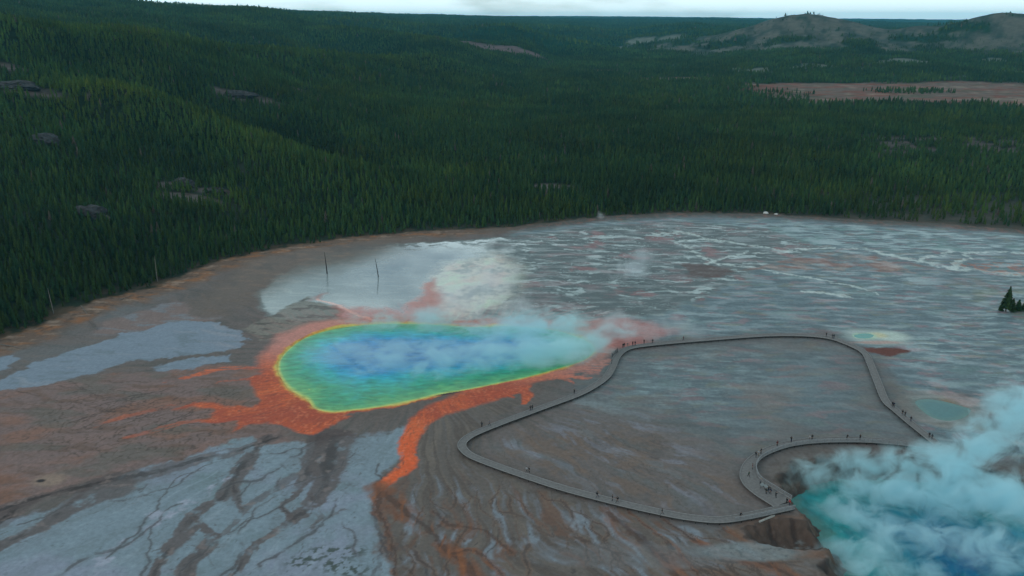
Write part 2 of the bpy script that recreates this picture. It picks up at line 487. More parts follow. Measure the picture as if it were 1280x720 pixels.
st = [(px, np.interp(px, [20, 330], [520, 475]) + _tr.uniform(-25, 35)) for px in _tr.uniform(20, 330, 34)]
THREADS.append(('terrace', grow_threads(37, st, 22, 1.0, .34, .2, .04, _radial)))
st = [(_tr.uniform(600, 800), _tr.uniform(525, 610)) for _ in range(20)]
THREADS.append(('loop', grow_threads(41, st, 28, 1.1, .26, .18, .03, _radial)))

# ------------------------------------------------------------------ basin colours
def paint_basin(X, Y):
    n1 = fbm(X / 18, Y / 18, 5, 1); n2 = fbm(X / 18, Y / 18, 5, 2)
    f1 = fbm(X / 4, Y / 4, 4, 3); f2 = fbm(X / 4, Y / 4, 4, 4)
    g1 = fbm(X / 1.1, Y / 1.1, 3, 7); g2 = fbm(X / 1.1, Y / 1.1, 3, 8)
    WX = X + n1 * 5 + f1 * 1.6 + g1 * .45; WY = Y + n2 * 5 + f2 * 1.6 + g2 * .45          # ragged edges
    MX = X + n1 * 1.7 + f1 * .9 + g1 * .35; MY = Y + n2 * 1.7 + f2 * .9 + g2 * .35        # nearly true edges
    dx, dy = X - SC[0], (Y - SC[1])
    rad = np.hypot(dx, dy); ang = np.arctan2(dy, dx)
    aw = ang + .06 * fbm(X / 26, Y / 26, 3, 6)
    flow = fbm(aw * 22, rad / 34 + 5, 5, 11)                         # streaks running away from the spring
    flow_f = fbm(aw * 55, rad / 22 + 5, 4, 12)
    str_x = fbm(X / 13 + n1 * .6 + Y / 40, Y / 3.8 + n2 * .6 + X / 60, 6, 13)           # streaks across the flats
    str_f = fbm(X / 9, Y / 2.2 + n2 * .4, 4, 14)
    big = fbm(X / 70, Y / 55, 4, 15)
    speck = fbm(X / 1.3, Y / 1.3, 3, 16)
    wet = np.zeros_like(X)
    def poly(pts, soft, true=False):
        a, b = (MX, MY) if true else (WX, WY)
        soft = soft * .42 if soft < 6 else soft
        return sstep(soft, -soft, sd_poly(a, b, GL(pts), 14))
    def line(pts, w, soft=.5, true=True):
        a, b = (MX, MY) if true else (WX, WY)
        w = np.array(w if isinstance(w, (list, tuple)) else [w] * len(pts), float)
        soft = soft * .62
        return sstep(1 + soft, 1 - soft, dist_line(a, b, GL(pts), w, 14))
    # base mud and sinter
    c = np.ones((X.size, 3)) * S(94, 88, 87)
    c = mixc(c, sstep(-.3, .5, flow), S(82, 80, 79)); c = mixc(c, sstep(.0, .6, big) * .7, S(92, 97, 101))
    c = mixc(c, sstep(.1, .6, flow_f) * .5, S(104, 92, 86))
    # flats right and behind
    m = poly([(640, 400), (700, 396), (780, 425), (830, 425), (1040, 416), (1090, 440), (1170, 560), (1420, 600), (1500, 300), (1280, 276), (960, 262), (760, 262), (640, 290)], 7)
    loop = poly([(790, 440), (900, 428), (1040, 424), (1080, 445), (1110, 500), (1150, 548), (1000, 545), (940, 560), (820, 520), (740, 500)], 24)
    k = np.maximum(m, loop * .8)
    rc = np.ones((X.size, 3)) * S(80, 99, 107)
    rc = mixc(rc, sstep(.0, .45, str_x) * sstep(-.45, .25, big + .6 * n1), S(98, 119, 125)); rc = mixc(rc, sstep(.12, .5, str_f) * sstep(-.2, .3, big), S(116, 137, 142))
    rc = mixc(rc, sstep(.05, .4, -str_x) * .55, S(62, 77, 85))
    rc = mixc(rc, sstep(.08, .45, fbm(X / 12 + 40 + n2 * .5, Y / 4.6 + n1 * .5 + X / 70, 6, 21)) * .6, S(118, 92, 98))
    rc = mixc(rc, sstep(.2, .5, fbm(X / 14 - 40, Y / 6, 5, 22)) * .45, S(104, 106, 88))
    rc = mixc(rc, sstep(.18, .5, fbm(X / 20 + 9, Y / 8, 5, 23)) * .5, S(84, 110, 110))
    rc = mixc(rc, loop * sstep(0, .5, fbm(X / 22, Y / 14, 4, 24)) * .6, S(104, 96, 92))
    thr_ = sstep(.78, .95, ridge(X / 17 + n1 * .7, Y / 6.5 + n2 * .6 + X / 90, 3, 25)) * sstep(-.25, .3, big + .4 * n1)
    rc = mixc(rc, thr_ * .5, S(122, 144, 148)); rc = mixc(rc, sstep(.8, .95, ridge(X / 12 + 9, Y / 4.5 + n2 * .8 + X / 60, 3, 20)) * .35, S(58, 70, 76))
    c = c * (1 - k[:, None]) + rc * k[:, None]
    wet = np.maximum(wet, k * (.30 + .22 * sstep(-.2, .4, str_x)))
    # far right pale and teal flats
    m = poly([(960, 278), (1100, 284), (1300, 296), (1300, 318), (1150, 312), (1040, 308), (960, 300), (880, 280)], 5)
    c = mixc(c, m * sstep(-.2, .3, str_x), S(110, 132, 138)); c = mixc(c, m * sstep(.1, .4, n1) * .7, S(80, 112, 112))
    # wide wet sheet with dark islands behind the spring
    m = poly([(336, 396), (322, 370), (350, 344), (396, 320), (446, 306), (560, 302), (660, 294), (740, 284), (850, 276), (960, 286), (1030, 310), (960, 330), (900, 360), (820, 395), (720, 396), (650, 392), (600, 405), (440, 402), (380, 400)], 5.5)
    isl = fbm(X / 11 + n1 * .8, Y / 7.5 + n2 * .8, 5, 26)
    vein = sstep(.72, .92, ridge(X / 9 + n1 * .5, Y / 6.5 + n2 * .5, 3, 27))
    right = sstep(*sorted((G(560, 330)[0], G(720, 330)[0])), X + n1 * 22)
    up = sstep(G(600, 318)[1], G(600, 296)[1], Y + n2 * 14)
    dk = np.maximum(right, up) * sstep(.12, -.16, isl) * (1 - .9 * vein)
    thin_ = np.maximum(sstep(.80, .95, ridge(X / 14 + n1 * .8, Y / 7.5 + n2 * .8 + X / 70, 3, 27)), .8 * sstep(.84, .96, ridge(X / 6 + n1 * .8 + 5, Y / 3.4 + n2 * .8, 3, 18)))
    pool_ = sstep(.16, .42, fbm(X / 15 + n2 * .8, Y / 5.5 + n1 * .8 + X / 80, 6, 19))
    dk = dk * (1 - right) + right * (.92 - .85 * np.maximum(thin_ * sstep(-.35, .1, big + n1 * .4), pool_))
    c = mixc(c, m, S(92, 108, 110)); c = mixc(c, m * sstep(.05, .3, str_x) * .5, S(122, 136, 136))
    c = mixc(c, m * dk, S(68, 79, 82)); c = mixc(c, m * dk * sstep(.0, .4, str_x) * .5, S(90, 104, 106)); c = mixc(c, m * dk * sstep(.2, .5, n2) * right * .8, S(120, 84, 86)); c = mixc(c, m * right * np.clip(thin_ * sstep(-.35, .1, big + n1 * .4) + pool_ * .6, 0, 1) * .8, S(142, 160, 162))
    c = mixc(c, m * right * sstep(.05, .45, fbm(X / 22 + 4, Y / 9, 4, 28)) * .4, S(122, 98, 102))
    wet = np.where(m > .02, np.maximum(wet, m * (1 - dk * .75) * (1 - .40 * right) * (.70 + .3 * sstep(G(380, 350)[0], G(520, 330)[0], X))), wet)
    # pale cream and yellowish tints of the steam, painted on the ground behind the spring
    m = poly([(560, 330), (620, 318), (650, 335), (640, 370), (620, 400), (560, 402), (535, 380), (545, 345)], 9)
    c = mixc(c, m * sstep(-.5, .2, n1 + f1 * .4) * .8, S(196, 194, 186)); c = mixc(c, m * sstep(.0, .4, n1) * .6, S(176, 204, 182)); c = mixc(c, m * sstep(.1, .4, n2) * .5, S(196, 168, 158))
    wet = wet * (1 - m * .5)
    m = poly([(330, 400), (380, 372), (420, 385), (440, 400), (400, 408), (350, 425), (320, 425), (300, 412)], 3)
    c = mixc(c, m * .7, S(118, 116, 110)); c = mixc(c, m * sstep(.05, .25, fbm(X / 11, Y / 5, 5, 29)) * .8, S(72, 72, 70)); wet = wet * (1 - m * .65)
    # shore under the trees
    bd = basin_dist(WX, WY)
    left = sstep(20, -40, X)
    m = sstep(-17, -7, bd) * left
    c = mixc(c, m * .9, S(92, 76, 66)); c = mixc(c, m * sstep(-.05, .35, fbm(X / 12, Y / 5, 5, 31)), S(118, 84, 60))
    c = mixc(c, m * sstep(.1, .45, fbm(X / 9 + 7, Y / 4, 5, 32)) * .8, S(126, 110, 98)); c = mixc(c, m * sstep(.1, .4, f1) * .6, S(62, 54, 48))
    wet = wet * (1 - m)
    m2 = sstep(-15, -4, bd) * (1 - left) * sstep(900, 500, X)
    c = mixc(c, m2 * .8, S(72, 66, 60)); c = mixc(c, m2 * sstep(.05, .4, f1 + n1 * .5) * .6, S(110, 80, 72)); wet = wet * (1 - m2)
    m = sstep(-62, -30, bd) * sstep(-5, -12, bd) * sstep(G(215, 390)[0], G(290, 360)[0], X) * sstep(G(560, 300)[0], G(430, 312)[0], X)
    c = mixc(c, m * .85, S(84, 72, 64)); c = mixc(c, m * sstep(.0, .4, str_x + .3 * f1) * .6, S(104, 86, 74)); c = mixc(c, m * sstep(.15, .45, n2) * .6, S(66, 62, 60)); wet = wet * (1 - m) + m * .30
    # left shore flats: mauve band between trees and lagoon
    m = poly([(120, 408), (200, 380), (235, 376), (232, 392), (270, 398), (200, 412), (130, 420)], 4)
    c = mixc(c, m * .8, S(112, 98, 96)); c = mixc(c, m * sstep(.0, .3, str_x) * .8, S(104, 110, 118))
    # left brown terraces
    m = poly([(-260, 560), (-60, 470), (60, 478), (140, 468), (330, 452), (348, 478), (330, 520), (400, 560), (330, 548), (230, 580), (110, 600), (0, 650), (-200, 720)], 5)
    lc = np.ones((X.size, 3)) * S(106, 90, 88)
    lc = mixc(lc, sstep(-.1, .4, flow), S(112, 92, 88)); lc = mixc(lc, sstep(.0, .4, str_x) * .8, S(92, 74, 66))
    orange_n = sstep(.02, .4, fbm(X / 22 - Y / 60, Y / 13, 5, 33))
    lc = mixc(lc, orange_n * .5, S(120, 82, 64)); lc = mixc(lc, sstep(.1, .4, fbm(X / 30, Y / 12, 4, 34)) * .6, S(86, 86, 82))
    terr = sstep(.62, .9, ridge(X / 2.6 + n1 * 1.2, Y / 3.4 + n2 * .7, 2, 35))
    tz = poly([(0, 560), (60, 500), (200, 490), (330, 480), (330, 530), (230, 575), (120, 580)], 8)
    lc = mixc(lc, terr * tz * .75, S(66, 56, 50)); lc = mixc(lc, terr * (1 - tz) * .3, S(80, 70, 68))
    c = c * (1 - m[:, None]) + lc * m[:, None]; wet = wet * (1 - m) + m * .12
    # blue grey sinter sheet on the left
    for pts in ([(-40, 490), (40, 460), (90, 438), (160, 416), (230, 402), (272, 402), (296, 414), (302, 430), (280, 440), (200, 446), (150, 455), (100, 470), (60, 480), (20, 485)],
                [(195, 456), (240, 448), (290, 444), (296, 450), (250, 460), (205, 464)], [(-30, 456), (10, 447), (24, 453), (0, 466), (-30, 470)]):
        m = poly(pts, 1.6, False)
        c = mixc(c, m, S(100, 114, 130)); c = mixc(c, m * sstep(.1, .4, str_x) * .6, S(84, 98, 108)); c = mixc(c, m * sstep(.2, .5, flow) * .5, S(122, 126, 136))
        wet = wet * (1 - m) + m * .35
    # lower left sinter
    m = poly([(-400, 800), (-120, 690), (0, 655), (60, 640), (120, 606), (180, 585), (260, 566), (315, 548), (345, 552), (372, 548), (395, 556), (420, 548), (480, 540), (520, 530), (505, 560), (480, 600), (468, 640), (478, 700), (500, 760), (560, 1000), (-500, 1100)], 2.5)
    bc = np.ones((X.size, 3)) * S(106, 122, 134)
    bc = mixc(bc, sstep(.0, .5, fbm(X / 26, Y / 20, 5, 41)), S(94, 112, 119)); bc = mixc(bc, sstep(.05, .5, fbm(X / 30 + 60, Y / 24, 5, 42)) * .8, S(116, 124, 142))
    bc = mixc(bc, sstep(.15, .5, flow_f) * .5, S(120, 134, 146)); bc = mixc(bc, sstep(.1, .5, flow) * .3, S(88, 100, 106))
    bc = mixc(bc, sstep(.25, .55, speck) * sstep(.0, .4, fbm(X / 10, Y / 10, 3, 43)) * .6, S(72, 82, 86))
    c = c * (1 - m[:, None]) + bc * m[:, None]; wet = wet * (1 - m) + m * .28
    # dark brown channels cutting the sinter
    br = S(78, 70, 70); dkb = S(48, 44, 45)
    chan = [([(336, 545), (322, 560), (305, 580), (296, 600), (280, 622), (258, 632), (240, 645), (232, 662), (215, 682), (200, 705), (185, 735)], [2.2, 2, 3.2, 3.2, 2.2, 1.6, 2.2, 2.8, 2.4, 1.4, 1.5], .9),
            ([(240, 645), (252, 664), (262, 676), (250, 692), (236, 705), (232, 735)], [1.0, 1.2, 2.2, 2.4, 2.2, 2.0], .9),
            ([(296, 600), (296, 620), (302, 634)], [.8, .9, .8], .8),
            ([(366, 595), (340, 612), (325, 620), (305, 634), (290, 655), (268, 674), (250, 684)], [2.0, 1.2, 1.2, 1.4, 1.2, 1.0, .8], .6),
            ([(404, 545), (398, 570), (388, 590), (375, 605), (365, 620), (352, 632), (368, 648)], [5.5, 5, 3.5, 1.8, 1.2, 1.0, .8], .9),
            ([(420, 548), (414, 575), (408, 600), (398, 618), (388, 634), (372, 646), (355, 656), (338, 668), (318, 680), (300, 705), (285, 735)], [6, 6, 4.5, 3.4, 2.6, 2.0, 1.6, 1.2, 1.2, 1.8, 1.5], .9),
            ([(388, 620), (392, 634), (398, 648), (390, 660)], [1, .8, .9, .8], .6),
            ([(430, 636), (405, 648), (392, 655)], [.5, .7, .6], .5),
            ([(140, 608), (110, 622), (80, 640), (60, 652), (30, 668), (0, 682), (-60, 712)], [7, 4.5, 3.2, 2.8, 2.4, 2.6, 2.5], .9),
            ([(30, 630), (10, 648), (-20, 665)], [3, 3.2, 4], .6),
            ([(350, 545), (310, 560), (250, 575), (190, 590), (140, 600), (60, 620), (0, 640)], [1.8, 2.0, 2.8, 3.4, 4, 2, 3], .7)]
    for pts, w, a in chan:
        soft = line(pts, [q * 1.9 for q in w], .8, False) * m
        core = line(pts, [q * .85 for q in w], .3)
        rag = sstep(-.35, .15, fbm(X / 5, Y / 5, 4, 45) + .25 * core)
        c = mixc(c, soft * .22 * sstep(-.3, .3, f2 + n2), S(86, 90, 94)); c = mixc(c, soft * sstep(.78, .93, ridge(X / 5 + n1, Y / 5 + n2, 3, 46)) * .6, S(66, 62, 64))
        c = mixc(c, core * rag * a, br + .0 * dkb)
        c = mixc(c, line(pts, [q * .28 for q in w], .6) * sstep(-.1, .3, n1 + .1) * .8, dkb)
        c = mixc(c, core * sstep(.2, .5, f2) * .5, S(116, 104, 102))
    c = mixc(c, m * sstep(.84, .95, ridge(aw * 18 + n1 * .3, rad / 22 + n2 * .3, 4, 47)) * sstep(-.2, .3, big + n1 * .4) * .7, S(70, 70, 74))
    c = mixc(c, m * sstep(.9, .97, ridge(aw * 34 + n1 * .4, rad / 13 + n2 * .4, 3, 48)) * .5, S(62, 64, 68))
    for pts in ([(118, 705), (160, 672), (200, 645), (250, 620), (300, 596)], [(100, 735), (150, 690), (185, 665), (240, 632)]):
        c = mixc(c, line(pts, 1.0, .8, False) * sstep(-.2, .3, f1) * .7, S(138, 142, 160))
    for q in ((380, 702), (420, 706), (436, 690), (405, 690), (440, 712)):
        g = G(*q); c = mixc(c, sstep(1.3, .4, np.hypot((X - g[0]) / 4.5, (Y - g[1]) / 2.6)) * sstep(.0, .25, fbm(X / 1.6, Y / 1.6, 3, 49)), S(58, 68, 66))
    # round light mound
    g = G(62, 600); c = mixc(c, sstep(1.2, .5, np.hypot((X - g[0]) / 4.5, (Y - g[1]) / 3.4)), S(122, 106, 96)); g = G(51, 601); c = mixc(c, sstep(1.2, .5, np.hypot((X - g[0]) / 1.3, (Y - g[1]) / .9)), S(40, 36, 38))
    # brown fan below the spring and in front of the boardwalk
    m = poly([(470, 622), (500, 570), (540, 515), (560, 510), (660, 500), (600, 536), (574, 556), (600, 580), (700, 615), (800, 645), (900, 660), (990, 650), (1030, 715), (1060, 800), (1100, 1000), (540, 1000), (490, 740), (470, 680)], 3.5)
    bc = np.ones((X.size, 3)) * S(86, 80, 77)
    bc = mixc(bc, sstep(-.1, .4, flow), S(96, 88, 82)); bc = mixc(bc, sstep(.02, .35, fbm(aw * 34, rad / 30, 5, 51)) * .9, S(78, 70, 66))
    lo = sstep(G(600, 560)[1], G(600, 640)[1], Y)
    pn_ = fbm(aw * 30 + 3, rad / 15 + n1 * .5, 5, 52) + (lo - .6) * .22; pale = sstep(.08, .34, pn_)
    bc = mixc(bc, pale * (.15 + .4 * lo), S(98, 102, 110)); bc = mixc(bc, sstep(.3, .52, pn_) * lo * .6, S(112, 124, 136))
    bc = mixc(bc, sstep(.12, .4, fbm(aw * 24 + 9, rad / 26 + n2 * .4, 5, 53)) * lo * .7, S(94, 70, 58))
    bc = mixc(bc, sstep(.82, .95, ridge(aw * 22 + 4 + n1 * .25, rad / 16 + n2 * .2, 3, 54)) * lo * .75, S(58, 53, 53))
    c = c * (1 - m[:, None]) + bc * m[:, None]; wet = wet * (1 - m) + m * .14
    # strokes of pale runoff inside the loop
    for pts, w in (([(725, 537), (755, 553), (790, 568), (815, 580), (840, 600)], [1.2, 2.6, 2.2, 2.0, .8]), ([(640, 555), (662, 565), (690, 572)], [2, 3, 1.4]), ([(720, 500), (760, 512), (800, 525)], [2, 3.5, 2])):
        c = mixc(c, line(pts, w, .9, False) * .55, S(112, 124, 130))
    loopin = poly([(600, 560), (640, 545), (740, 515), (800, 520), (900, 580), (950, 640), (860, 640), (740, 610)], 6)
    c = mixc(c, loopin * .6, S(96, 90, 90)); c = mixc(c, loopin * sstep(-.05, .35, n1 + .4 * f1) * .6, S(100, 84, 74)); c = mixc(c, loopin * sstep(.10, .34, fbm(aw * 16 + n2 * .3, rad / 17 + n1 * .4, 6, 57)) * .65, S(112, 116, 128)); c = mixc(c, loopin * sstep(.2, .45, n2 + .3 * f2) * .5, S(74, 70, 70)); c = mixc(c, loopin * sstep(.05, .4, flow_f + n1 * .3) * .55, S(102, 88, 80))
    c = mixc(c, loopin * sstep(.1, .4, fbm(aw * 18, rad / 30, 4, 55)) * .5, S(84, 90, 92)); c = mixc(c, loopin * sstep(.84, .96, ridge(aw * 22, rad / 40, 2, 56)) * .5, S(70, 64, 60))
    for kind, lines in THREADS:
        d_ = np.full(X.shape, 9.0)
        for pts, ws in lines: d_ = np.minimum(d_, dist_line(X + f1 * .5 + g1 * .25, Y + f2 * .5 + g2 * .25, pts, ws, 4))
        cut = sstep(-.5, .1, n1 + f2 * .5)
        if kind == 'sinter': c = mixc(c, sstep(3.2, 1, d_) * cut * .32, S(84, 86, 90)); c = mixc(c, sstep(1.25, .6, d_) * cut * .7, S(60, 57, 60))
        elif kind == 'mud': c = mixc(c, sstep(3.5, 1, d_) * cut * .4, S(104, 78, 62)); c = mixc(c, sstep(1.4, .5, d_) * cut * .65, S(56, 49, 47))
        elif kind == 'terrace': c = mixc(c, sstep(1.3, .6, d_) * cut * .65, S(58, 48, 44))
        else: c = mixc(c, sstep(1.3, .6, d_) * cut * .5, S(66, 62, 62)); c = mixc(c, sstep(5, 1.5, d_) * .12, S(108, 96, 90))
    # iron orange bacterial mats round the spring
    sd = sd_poly(MX, MY, SPRING, 70)
    up = sstep(-.2, .5, np.sin(ang)); lf = sstep(.3, .9, -np.cos(ang)); rt = sstep(.2, .9, np.cos(ang))
    wid = 1.3 + 5.0 * up + 4.8 * lf + 3.5 * rt + 2.0 * fbm(ang * 3, rad * 0 + 2, 3, 61)
    ring = sstep(wid * 1.15, wid * .55, sd) * (sd > -6)
    OR = S(148, 64, 40); OR2 = S(178, 84, 44); VIV = S(196, 84, 36); PK = S(170, 120, 112); RB = S(150, 66, 46)
    def orange(m, k=1.0):
        nonlocal c, wet
        hue = sstep(-.3, .4, .5 * flow_f + .9 * n1)
        col = OR[None] * (1 - hue[:, None]) + OR2[None] * hue[:, None]
        col = mixc(col, sstep(.1, .5, fbm(aw * 16 + n1 * .6, rad / 9, 5, 62)) * .5, RB)
        low_ = sstep(G(560, 525)[1], G(520, 560)[1], Y); col = mixc(col, low_ * .8, VIV)
        col = mixc(col, sstep(.72, .92, ridge(aw * 26 + n1 * .4, rad / 12 + n2 * .4, 3, 63)) * .7, S(104, 56, 46)); col = mixc(col, sstep(.2, .5, g1 + f2 * .5) * .35, S(202, 122, 88))
        far = sstep(SC[1] - 14, SC[1] + 18, Y + .15 * X + 8)
        col = mixc(col, far * .85, PK)
        mm = np.clip(m * k, 0, 1)
        c = c * (1 - mm[:, None]) + col * mm[:, None]; wet = wet * (1 - mm) + mm * .22
    halo = sstep(wid * 3 + 9, wid * .8, sd) * (sd > -6) * (1 - .7 * lf)
    c = mixc(c, halo * sstep(SC[1] + 5, SC[1] + 30, Y) * sstep(-.25, .3, flow_f + n1 * .4) * .6, S(152, 108, 106))
    c = mixc(c, halo * sstep(SC[1], SC[1] - 10, Y) * .35, S(84, 74, 68))
    orange(ring, .97)
    lobe = [(336, 436), (352, 440), (352, 470), (372, 496), (394, 512), (425, 518), (436, 522), (412, 534), (392, 543), (376, 541), (352, 531), (332, 528), (310, 531), (290, 541), (298, 526), (270, 529), (248, 526), (266, 520), (268, 510), (240, 508), (214, 512), (240, 503), (262, 502), (290, 508), (316, 510), (326, 502), (318, 488), (306, 474), (318, 470), (338, 472), (330, 455)]
    orange(sstep(.9, -.9, sd_poly(MX, MY, GL(lobe))), .96)
    for pts, w, k in (([(338, 463), (315, 459), (290, 460), (262, 465), (235, 472), (205, 478)], [3.0, 1.6, 1.5, 1.6, 1.3, .7], .8),
                      ([(330, 470), (300, 474), (270, 480)], [.8, .6, .4], .5),
                      ([(262, 505), (215, 507), (160, 520), (120, 533)], [1.3, 1.1, 1.3, .6], .45),
                      ([(250, 524), (205, 535), (160, 546)], [1.0, 1.4, 1.0], .4),
                      ([(655, 484), (640, 489), (605, 496), (570, 505), (545, 514), (528, 524), (520, 538), (508, 552), (506, 564), (512, 577), (500, 592), (488, 602), (476, 613)], [2.2, 2.9, 4.0, 4.4, 3.8, 3.3, 2.8, 2.3, 1.8, 2.0, 2.2, 1.8, 1.2], 1.0),
                      ([(638, 482), (652, 487), (660, 494), (655, 504)], [1.6, 1.8, 2.0, .8], .95), ([(622, 486), (632, 494), (640, 497)], [1.6, 1.5, .8], .9),
                      ([(690, 472), (716, 468), (740, 463), (762, 452)], [1.8, 2.4, 2.6, 1.6], .85), ([(690, 469), (712, 471), (738, 473)], [1.5, 1.7, .7], .85), ([(700, 472), (716, 479)], [1.2, .8], .8)):
        orange(line(pts, w, .5) * (1 if k > .9 else sstep(-.5, .15, flow_f + f1 * .6)), k)
    # pinkish mats in the wet sheet behind
    for pts, k in (([(412, 383), (450, 384), (500, 392), (520, 374), (532, 354), (545, 348), (548, 372), (560, 396), (520, 404), (440, 404)], .75),
                   ([(640, 408), (700, 402), (760, 398), (820, 402), (846, 412), (790, 430), (760, 436), (720, 424), (680, 418)], .55), ([(396, 368), (404, 366), (404, 374), (392, 374)], .5)):
        m = sstep(3, -3, sd_poly(WX, WY, GL(pts)))
        c = mixc(c, m * k, S(170, 98, 90)); c = mixc(c, m * k * sstep(.05, .4, f1) * .5, S(140, 92, 84)); wet = wet * (1 - m * .4)
    c = mixc(c, line([(398, 374), (425, 383), (445, 392), (470, 402)], .8, .6) * .8, S(190, 130, 116))
    # golden edge of the spring
    c = mixc(c, sstep(1.5, .2, sd) * (sd > -8), S(186, 128, 62))
    c = mixc(c, sstep(.5, -.3, sd), S(180, 164, 84))
    g = G(556, 493); c = mixc(c, sstep(1.2, .5, np.hypot((X - g[0]) / 6, (Y - g[1] - (X - g[0]) * .22) / 1.4)), S(60, 50, 44))
    # rusty runoff beyond the orange stream
    for pts, w, k in (([(476, 612), (490, 628), (512, 648), (540, 670), (566, 690), (590, 712), (604, 735)], [3.4, 3.2, 2.6, 2.2, 1.8, 2.2, 1.8], .8),
                      ([(476, 612), (472, 636), (486, 668), (490, 690), (492, 725)], [2.0, 1.2, .9, .8, .7], .6), ([(566, 690), (596, 690), (625, 712), (632, 735)], [.9, .9, .8, .7], .6),
                      ([(540, 640), (560, 655), (600, 664), (640, 690)], [1, 1.2, 1.4, 1.6], .4), ([(760, 640), (790, 668), (830, 700), (850, 730)], [2, 3, 3.4, 3], .5), ([(770, 625), (800, 652), (850, 690), (880, 735)], [.6, .7, .6, .6], .6),
                      ([(830, 650), (860, 670), (905, 690), (960, 705), (1000, 730)], [.8, .9, 1.6, 2.4, 2], .6), ([(900, 660), (930, 676), (985, 690), (1020, 692)], [1.4, 1.2, 1.6, 1.6], .7)):
        mm = line(pts, w, .7, True)
        c = mixc(c, mm * k * sstep(-.4, .2, n1 + f1 * .4), S(104, 66, 46)); c = mixc(c, line(pts, [q * .3 for q in w], .6) * .6, S(60, 44, 38))
        c = mixc(c, mm * k * sstep(.1, .4, flow_f) * .6, S(128, 78, 46))
    # white braids on the far flats
    for pts, w in (([(820, 292), (850, 289), (880, 297), (930, 305), (985, 313), (1040, 310), (1090, 312), (1130, 322), (1180, 333), (1240, 340), (1300, 346)], [2.2, 2.6, 1.6, 1.3, 1.6, 1.5, 1.8, 2.2, 3, 3.6, 4]),
                   ([(985, 313), (950, 317), (915, 320), (880, 330)], [1.2, 1.0, 1.0, 1.5]), ([(1196, 336), (1206, 318), (1240, 315), (1300, 316)], [1.6, 1.4, 1.8, 2]), ([(1150, 326), (1190, 314), (1210, 316)], [1, 1.2, 1.2]),
                   ([(850, 301), (880, 299), (905, 303)], [.8, 1, .7]), ([(900, 330), (950, 335), (1000, 346), (1060, 356), (1100, 366)], [1.5, 1.6, 1.4, 1.2, .8]), ([(840, 300), (870, 316), (900, 330)], [1.2, 1.4, 1.6]),
                   ([(1010, 366), (1040, 370), (1070, 372)], [1.6, 1.6, .8])):
        c = mixc(c, line(pts, w, .6, False) * sstep(-.4, .2, f1 + n1 * .5) * .82, S(156, 170, 170))
    m = poly([(990, 322), (1040, 316), (1090, 318), (1130, 328), (1190, 338), (1150, 341), (1080, 338), (1010, 336), (930, 338)], 4)
    c = mixc(c, m * sstep(-.2, .3, fbm(X / 14, Y / 8, 5, 71)) * .85, S(112, 78, 68)); c = mixc(c, m * sstep(.1, .4, n2) * .6, S(132, 116, 108)); c = mixc(c, m * sstep(.1, .4, f1 + n1) * .5, S(78, 78, 78))
    m = poly([(1195, 330), (1240, 326), (1290, 332), (1290, 345), (1230, 342)], 3); c = mixc(c, m * sstep(-.1, .25, f1) * .7, S(132, 84, 68))
    m = poly([(855, 330), (890, 332), (922, 338), (895, 346), (860, 346)], 4); c = mixc(c, m * .7, S(84, 66, 64)); wet = wet * (1 - m * .6)
    m = poly([(1170, 350), (1230, 348), (1290, 352), (1290, 400), (1240, 385), (1190, 372)], 8); c = mixc(c, m * sstep(-.1, .35, n1) * .6, S(88, 98, 80)); c = mixc(c, m * sstep(.15, .4, n2) * .5, S(112, 92, 84))
    # small turquoise pool with pale apron, red brown patch
    g = G(1096, 421); rr = np.hypot((X - g[0]) / 13.5, (Y - g[1]) / 9.5) + n1 * .12
    c = mixc(c, sstep(1.1, .6, rr), S(124, 138, 138)); g2 = G(1110, 420); rr2 = np.hypot((X - g2[0]) / 9.5, (Y - g2[1]) / 6.5) + n2 * .15 + f1 * .08
    c = mixc(c, sstep(1.0, .4, rr2) * .85, S(156, 172, 166)); c = mixc(c, sstep(1.1, .75, np.abs(rr2 - .55) / .3) * sstep(0, -.4, np.sin(ang + 1)) * .3, S(170, 140, 128))
    g2 = G(1098, 419); c = mixc(c, sstep(1.0, .3, np.hypot((X - g2[0]) / 4.5, (Y - g2[1]) / 4)) * .7, S(168, 160, 118))
    g2 = G(1098, 428); c = mixc(c, sstep(1.0, .4, np.hypot((X - g2[0]) / 12, (Y - g2[1]) / 2.2) + f1 * .2) * .7, S(158, 124, 116))
    sd2 = sd_poly(MX, MY, POOLA, 12); c = mixc(c, sstep(1.4, .0, sd2) * .7, S(140, 172, 150))
    m = sstep(.9, -.6, sd_poly(MX, MY, GL([(1080, 434), (1096, 435), (1116, 435), (1138, 438), (1128, 442), (1114, 446), (1100, 443), (1088, 440)])))
    c = mixc(c, m, S(88, 54, 48)); wet = wet * (1 - m)
    sd3 = sd_poly(MX, MY, POOLB, 20); sd3 = sd3 + n1 * 1.5; c = mixc(c, sstep(7.0, 4.0, sd3) * sstep(-.3, .2, n1 + .1) * .6, S(112, 104, 98)); c = mixc(c, sstep(5.5, 2.0, sd3) * .7, S(94, 96, 94)); c = mixc(c, sstep(2.2, -.2, sd3) * .5, S(82, 102, 100))
    c = mixc(c, sstep(3, -2, sd_poly(WX, WY, GL([(1180, 498), (1195, 497), (1200, 503), (1188, 505)]))) * .6, S(120, 98, 72))
    m = poly([(1150, 492), (1200, 488), (1280, 500), (1260, 530), (1230, 520), (1190, 494)], 3); c = mixc(c, m * sstep(-.1, .3, n1 + f1 * .4) * .6, S(136, 116, 114)); c = mixc(c, m * sstep(.1, .4, n2) * .6, S(66, 62, 62))
    # crater banks
    cd = sd_poly(X, Y, CRATER, 40) + fbm(X / 9, Y / 9, 4, 77) * 2.2
    bank = sstep(1.6, .2, cd)
